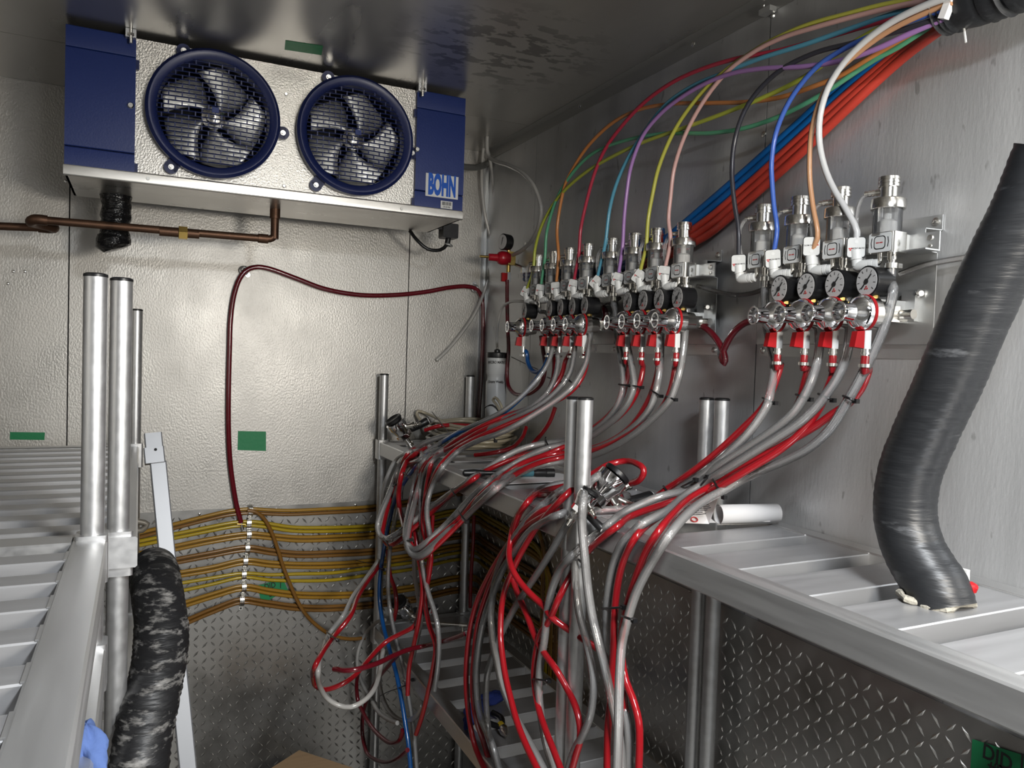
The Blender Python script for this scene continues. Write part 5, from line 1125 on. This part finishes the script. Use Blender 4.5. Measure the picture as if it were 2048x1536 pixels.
# sheets and a long black tool on the far shelf
def sheet_on(label, corners, z, name='paper_sheet'):
    P = [at(*c, z=z) for c in corners]; g = G(); g.add([p for p in P]+[p-V((0, 0, .0012)) for p in P], [(0, 1, 2, 3), (7, 6, 5, 4), (0, 4, 5, 1), (1, 5, 6, 2), (2, 6, 7, 3), (3, 7, 4, 0)])
    return obj(name, g, MAT['paper'], None, label, 'paper', smooth=False)
sheet_on('flat white sheet under the coil on the far right shelf', [(885, 916), (985, 916), (1010, 920), (910, 924)], ZS+.003)
sheet_on('white sheet under the black tool near the double posts', [(1010, 968), (1128, 962), (1130, 945), (1040, 948)], ZS+.003)
ta, tb2 = at(925, 946, z=ZS+.014), at(1108, 946, z=ZS+.014); dd = (tb2-ta).normalized(); LL = (tb2-ta).length
t = thing('long_tool', 'long black tool with a blue grey grip on the far right shelf', 'tool', ta)
obj('shaft', G().lathe([(0, .004), (.004, .009), (LL*.12, .011), (LL*.24, .008), (LL*.24, .007), (LL*.55, .006), (LL*.78, .009), (LL*.80, .012), (LL*.90, .012), (LL*.91, .014), (LL, .013)], ta, dd, 14), MAT['blackpl'], t)
obj('grip', G().lathe([(0, .009), (.004, .0105), (LL*.24, .0105), (LL*.25, .009)], ta+dd*LL*.52, dd, 14), MAT['teal'], t)
# keg couplers
def coupler(label, c, rot, s=1.0):
    t = thing('keg_coupler', label, 'keg coupler', c, 'keg couplers', rot=rot); k = dict(world=False); 
    def L(pr): return [(h*s, r*s) for h, r in pr]
    def Q(*v): return V(v)*s
    obj('body', G().lathe(L([(0, .020), (.004, .026), (.02, .030), (.03, .034), (.034, .036), (.055, .036), (.058, .030), (.060, .026)]), (0, 0, 0), (0, 0, 1), 28), MAT['chrome'], t, **k)
    obj('seal', G().lathe(L([(0, .030), (.002, .032), (.010, .032), (.012, .028), (.006, .020), (.006, .004)]), Q(0, 0, .060), (0, 0, 1), 28), MAT['blackpl'], t, label='black rubber seal', **k)
    obj('hex_collar', G().lathe(L([(0, .028), (.018, .028)]), Q(0, 0, -.016), (0, 0, 1), 6), MAT['chrome'], t, smooth=False, **k)
    obj('side_port', G().lathe(L([(0, .010), (.02, .010), (.02, .013), (.028, .013), (.028, .007), (.036, .009), (.036, .006), (.044, .008), (.044, .005), (.056, .006)]), Q(.028, 0, .02), (1, 0, -.25), 14), MAT['steel'], t, **k)
    obj('outlet', G().lathe(L([(0, .010), (.03, .010), (.03, .013), (.042, .013), (.042, .007), (.06, .006)]), Q(0, 0, -.014), (0, 0, -1), 14), MAT['steel'], t, **k)
    h = obj('handle', G().lathe(L([(0, .009), (.01, .012), (.055, .0145), (.072, .0150), (.076, .013)]), Q(.02, .022, -.005), (.85, .45, -.12), 18), MAT['blackpl'], t, label='black grip with a white end cap', **k)
    d = V((.85, .45, -.12)).normalized(); e = Q(.02, .022, -.005)+d*(.0762*s)
    obj('end_cap', G().lathe(L([(0, .0125), (.002, .0125), (.003, .011)]), e, d, 18), MAT['white'], h, **k)
    gl = G(); t1 = d.orthogonal().normalized(); t2 = d.cross(t1)
    for a in range(3):
        gl.lathe(L([(0, .0030), (.0006, .0030)]), e+d*.0031*s+(t1*math.cos(a*2.094)+t2*math.sin(a*2.094))*.0042*s, d, 10)
    obj('logo', gl, MAT['redink'], h, **k)
    obj('pivot', G().box(Q(.022, .012, .0), (.022*s, .022*s, .018*s)), MAT['steel'], t, **k)
    return t
R3 = lambda x, y, z: Matrix.Rotation(z, 3, 'Z') @ Matrix.Rotation(y, 3, 'Y') @ Matrix.Rotation(x, 3, 'X')
def orient(zdir, xdir):
    z = V(zdir).normalized(); y = z.cross(V(xdir)).normalized(); x = y.cross(z)
    return Matrix(((x.x, y.x, z.x), (x.y, y.y, z.y), (x.z, y.z, z.z)))
def cdir(r, u, f): return RX*r+UY*u+_fw*f
coupler('large chrome keg coupler resting on hoses beside the double posts', at(1196, 990, x=-.36), orient(cdir(.62, .66, .12), cdir(.70, -.5, .3)), 1.0)
coupler('black handled keg coupler lying behind the large chrome one', at(1238, 1000, x=-.27), orient(cdir(-.5, .2, .6), cdir(.85, .15, -.3)), .95)
coupler('small steel keg coupler dangling over the shelf edge at the double posts', at(1160, 1015, x=-.455), orient(cdir(.55, .8, 0), cdir(.3, -.5, -.7)), .62)
coupler('chrome keg coupler at the far left end of the shelf', at(806, 868, z=ZS+.05), orient(cdir(-.45, .75, -.3), cdir(.8, -.4, .1)), 1.0)
coupler('dark keg coupler lying on the lower shelf', at(812, 1222, z=.79), orient(cdir(-.3, .6, -.5), cdir(.7, -.7, 0)), 1.0)
q = at(915, 1076, x=-.07)
t = thing('pipe_clamp', 'dark steel clamp on the far rear post below the shelf', 'clamp', q)
obj('band', G().ring(q, (0, 0, 1), .026, .007, 20, 8), MAT['screw'], t)
obj('band', G().ring(q+V((-.01, -.01, .018)), (.3, .2, 1), .024, .005, 20, 8), MAT['screw'], t)
q0, q1 = at(835, 1244, z=.765), at(935, 1251, z=.765)
t = thing('steel_probe', 'thin steel rod with a cross handle on the lower shelf', 'tool', q0)
obj('rod', G().cyl(q0, q1, .0055, 10), MAT['steel'], t)
obj('cross_handle', G().cyl(q1-(q1-q0).normalized()*.03, q1, .010, 12).cyl(q1+V((-.02, 0, 0)), q1+V((-.02, -.0, -.022)), .006, 10), MAT['steel'], t)
# gloves and cutters on the lower shelf
def blob(name, label, m, c, pts, r, cat, z=None):
    t = thing(name, label, cat, c)
    return t
def crumple(name, label, cat, m, c, dims, rotz=0, seedn=1):
    rnd = random.Random(seedn); g = G(); nu, nv = 16, 24; vv = []
    ph = [rnd.uniform(0, 6.28) for _ in range(6)]
    for i in range(nu+1):
        th = math.pi*i/nu
        for j in range(nv):
            a = 2*math.pi*j/nv
            k = 1+.16*math.sin(3*a+ph[0]+2*th)+.10*math.sin(5*a+ph[1]-3*th)+.08*math.sin(7*a+ph[2]+5*th)
            vv.append(V((math.sin(th)*math.cos(a)*dims[0]*k, math.sin(th)*math.sin(a)*dims[1]*k, math.cos(th)*dims[2]*(1+.2*math.sin(4*a+ph[3])*math.sin(th)))))
    fs = [(i*nv+j, i*nv+(j+1) % nv, (i+1)*nv+(j+1) % nv, (i+1)*nv+j) for i in range(nu) for j in range(nv)]
    Mr = Matrix.Rotation(rotz, 3, 'Z'); g.add([V(c)+Mr @ v for v in vv], fs)
    return obj(name, g, MAT[m], None, label, cat, angle=70)
crumple('work_glove', 'dark blue glove lying on the lower shelf', 'glove', 'cloth_dk', at(950, 1425, z=.755), (.085, .03, .018), .9, 3)
crumple('work_glove', 'dark blue glove by the cutters on the lower shelf', 'glove', 'cloth_dk', at(985, 1396, z=.757), (.04, .03, .018), .2, 5)
c0 = at(1000, 1452, z=.748)
t = thing('wire_cutters', 'black and yellow handled cutters on the lower shelf', 'pliers', c0)
h1 = at(962, 1430, z=.752); h2 = at(985, 1425, z=.752); jt = at(1005, 1455, z=.752); tip = at(1015, 1478, z=.752)
obj('handle', G().tube(spline([h1, h1.lerp(jt, .5)+V((-.01, -.012, 0)), jt]), .0085, 10), MAT['blackpl'], t)
obj('handle', G().tube(spline([h2, h2.lerp(jt, .5)+V((.016, .010, 0)), jt]), .0085, 10), MAT['blackpl'], t)
obj('grip_ring', G().lathe([(0, .0105), (.012, .0105)], h1.lerp(jt, .85), jt-h1, 12), MAT['yellowpl'], t)
obj('grip_ring', G().lathe([(0, .0105), (.012, .0105)], h2.lerp(jt, .80), jt-h2, 12), MAT['yellowpl'], t)
obj('jaws', G().lathe([(0, .010), (.012, .015), (.03, .012), (.05, .003)], jt, tip-jt, 12), MAT['steel'], t)
# left side odds and ends
crumple('cleaning_cloth', 'pale blue cloth hanging on the lower rail of the near left shelf', 'cloth', 'cloth', at(172, 1512, x=-1.345), (.022, .050, .040), .2, 8)
ccx = at(268, 1050, y=-.75)
hk = thing('metal_hook', 'dull metal hook poking out between the far left shelf posts', 'hook', ccx)
obj('loop', G().tube(spline([at(262, 1040, y=-.75), at(280, 1044, y=-.75), at(294, 1048, y=-.75), at(284, 1060, y=-.75), at(262, 1062, y=-.75)]), .008, 10), MAT['grey_rubber'], hk)
obj('blue_clip', G().rbox(at(265, 1030, y=-.75), (.012, .012, .022), .004, axis=2), MAT['bluetube'], hk)
# cardboard box near the floor
b0 = at(598, 1497, z=.42)
t = thing('cardboard_box', 'brown cardboard box standing on the floor below the plate wall', 'box', (b0.x, b0.y-.3, 0))
Mz = Matrix.Rotation(math.radians(38), 3, 'Z')
bcx = b0+Mz @ V((.0, -.0, 0)); cdn = (Mz @ V((-.22, -.22, 0)))
cen = V((b0.x, b0.y, 0))+cdn*.98
obj('body', G().box(cen+V((0, 0, .205)), (.42, .42, .41), Mz), MAT['card'], t, smooth=False)
obj('flap', G().box(cen+V((0, 0, .416))+Mz @ V((-.106, 0, 0)), (.206, .418, .006), Mz), MAT['card'], t, smooth=False)
obj('flap', G().box(cen+V((0, 0, .416))+Mz @ V((.106, 0, 0)), (.206, .418, .006), Mz), MAT['card'], t, smooth=False)
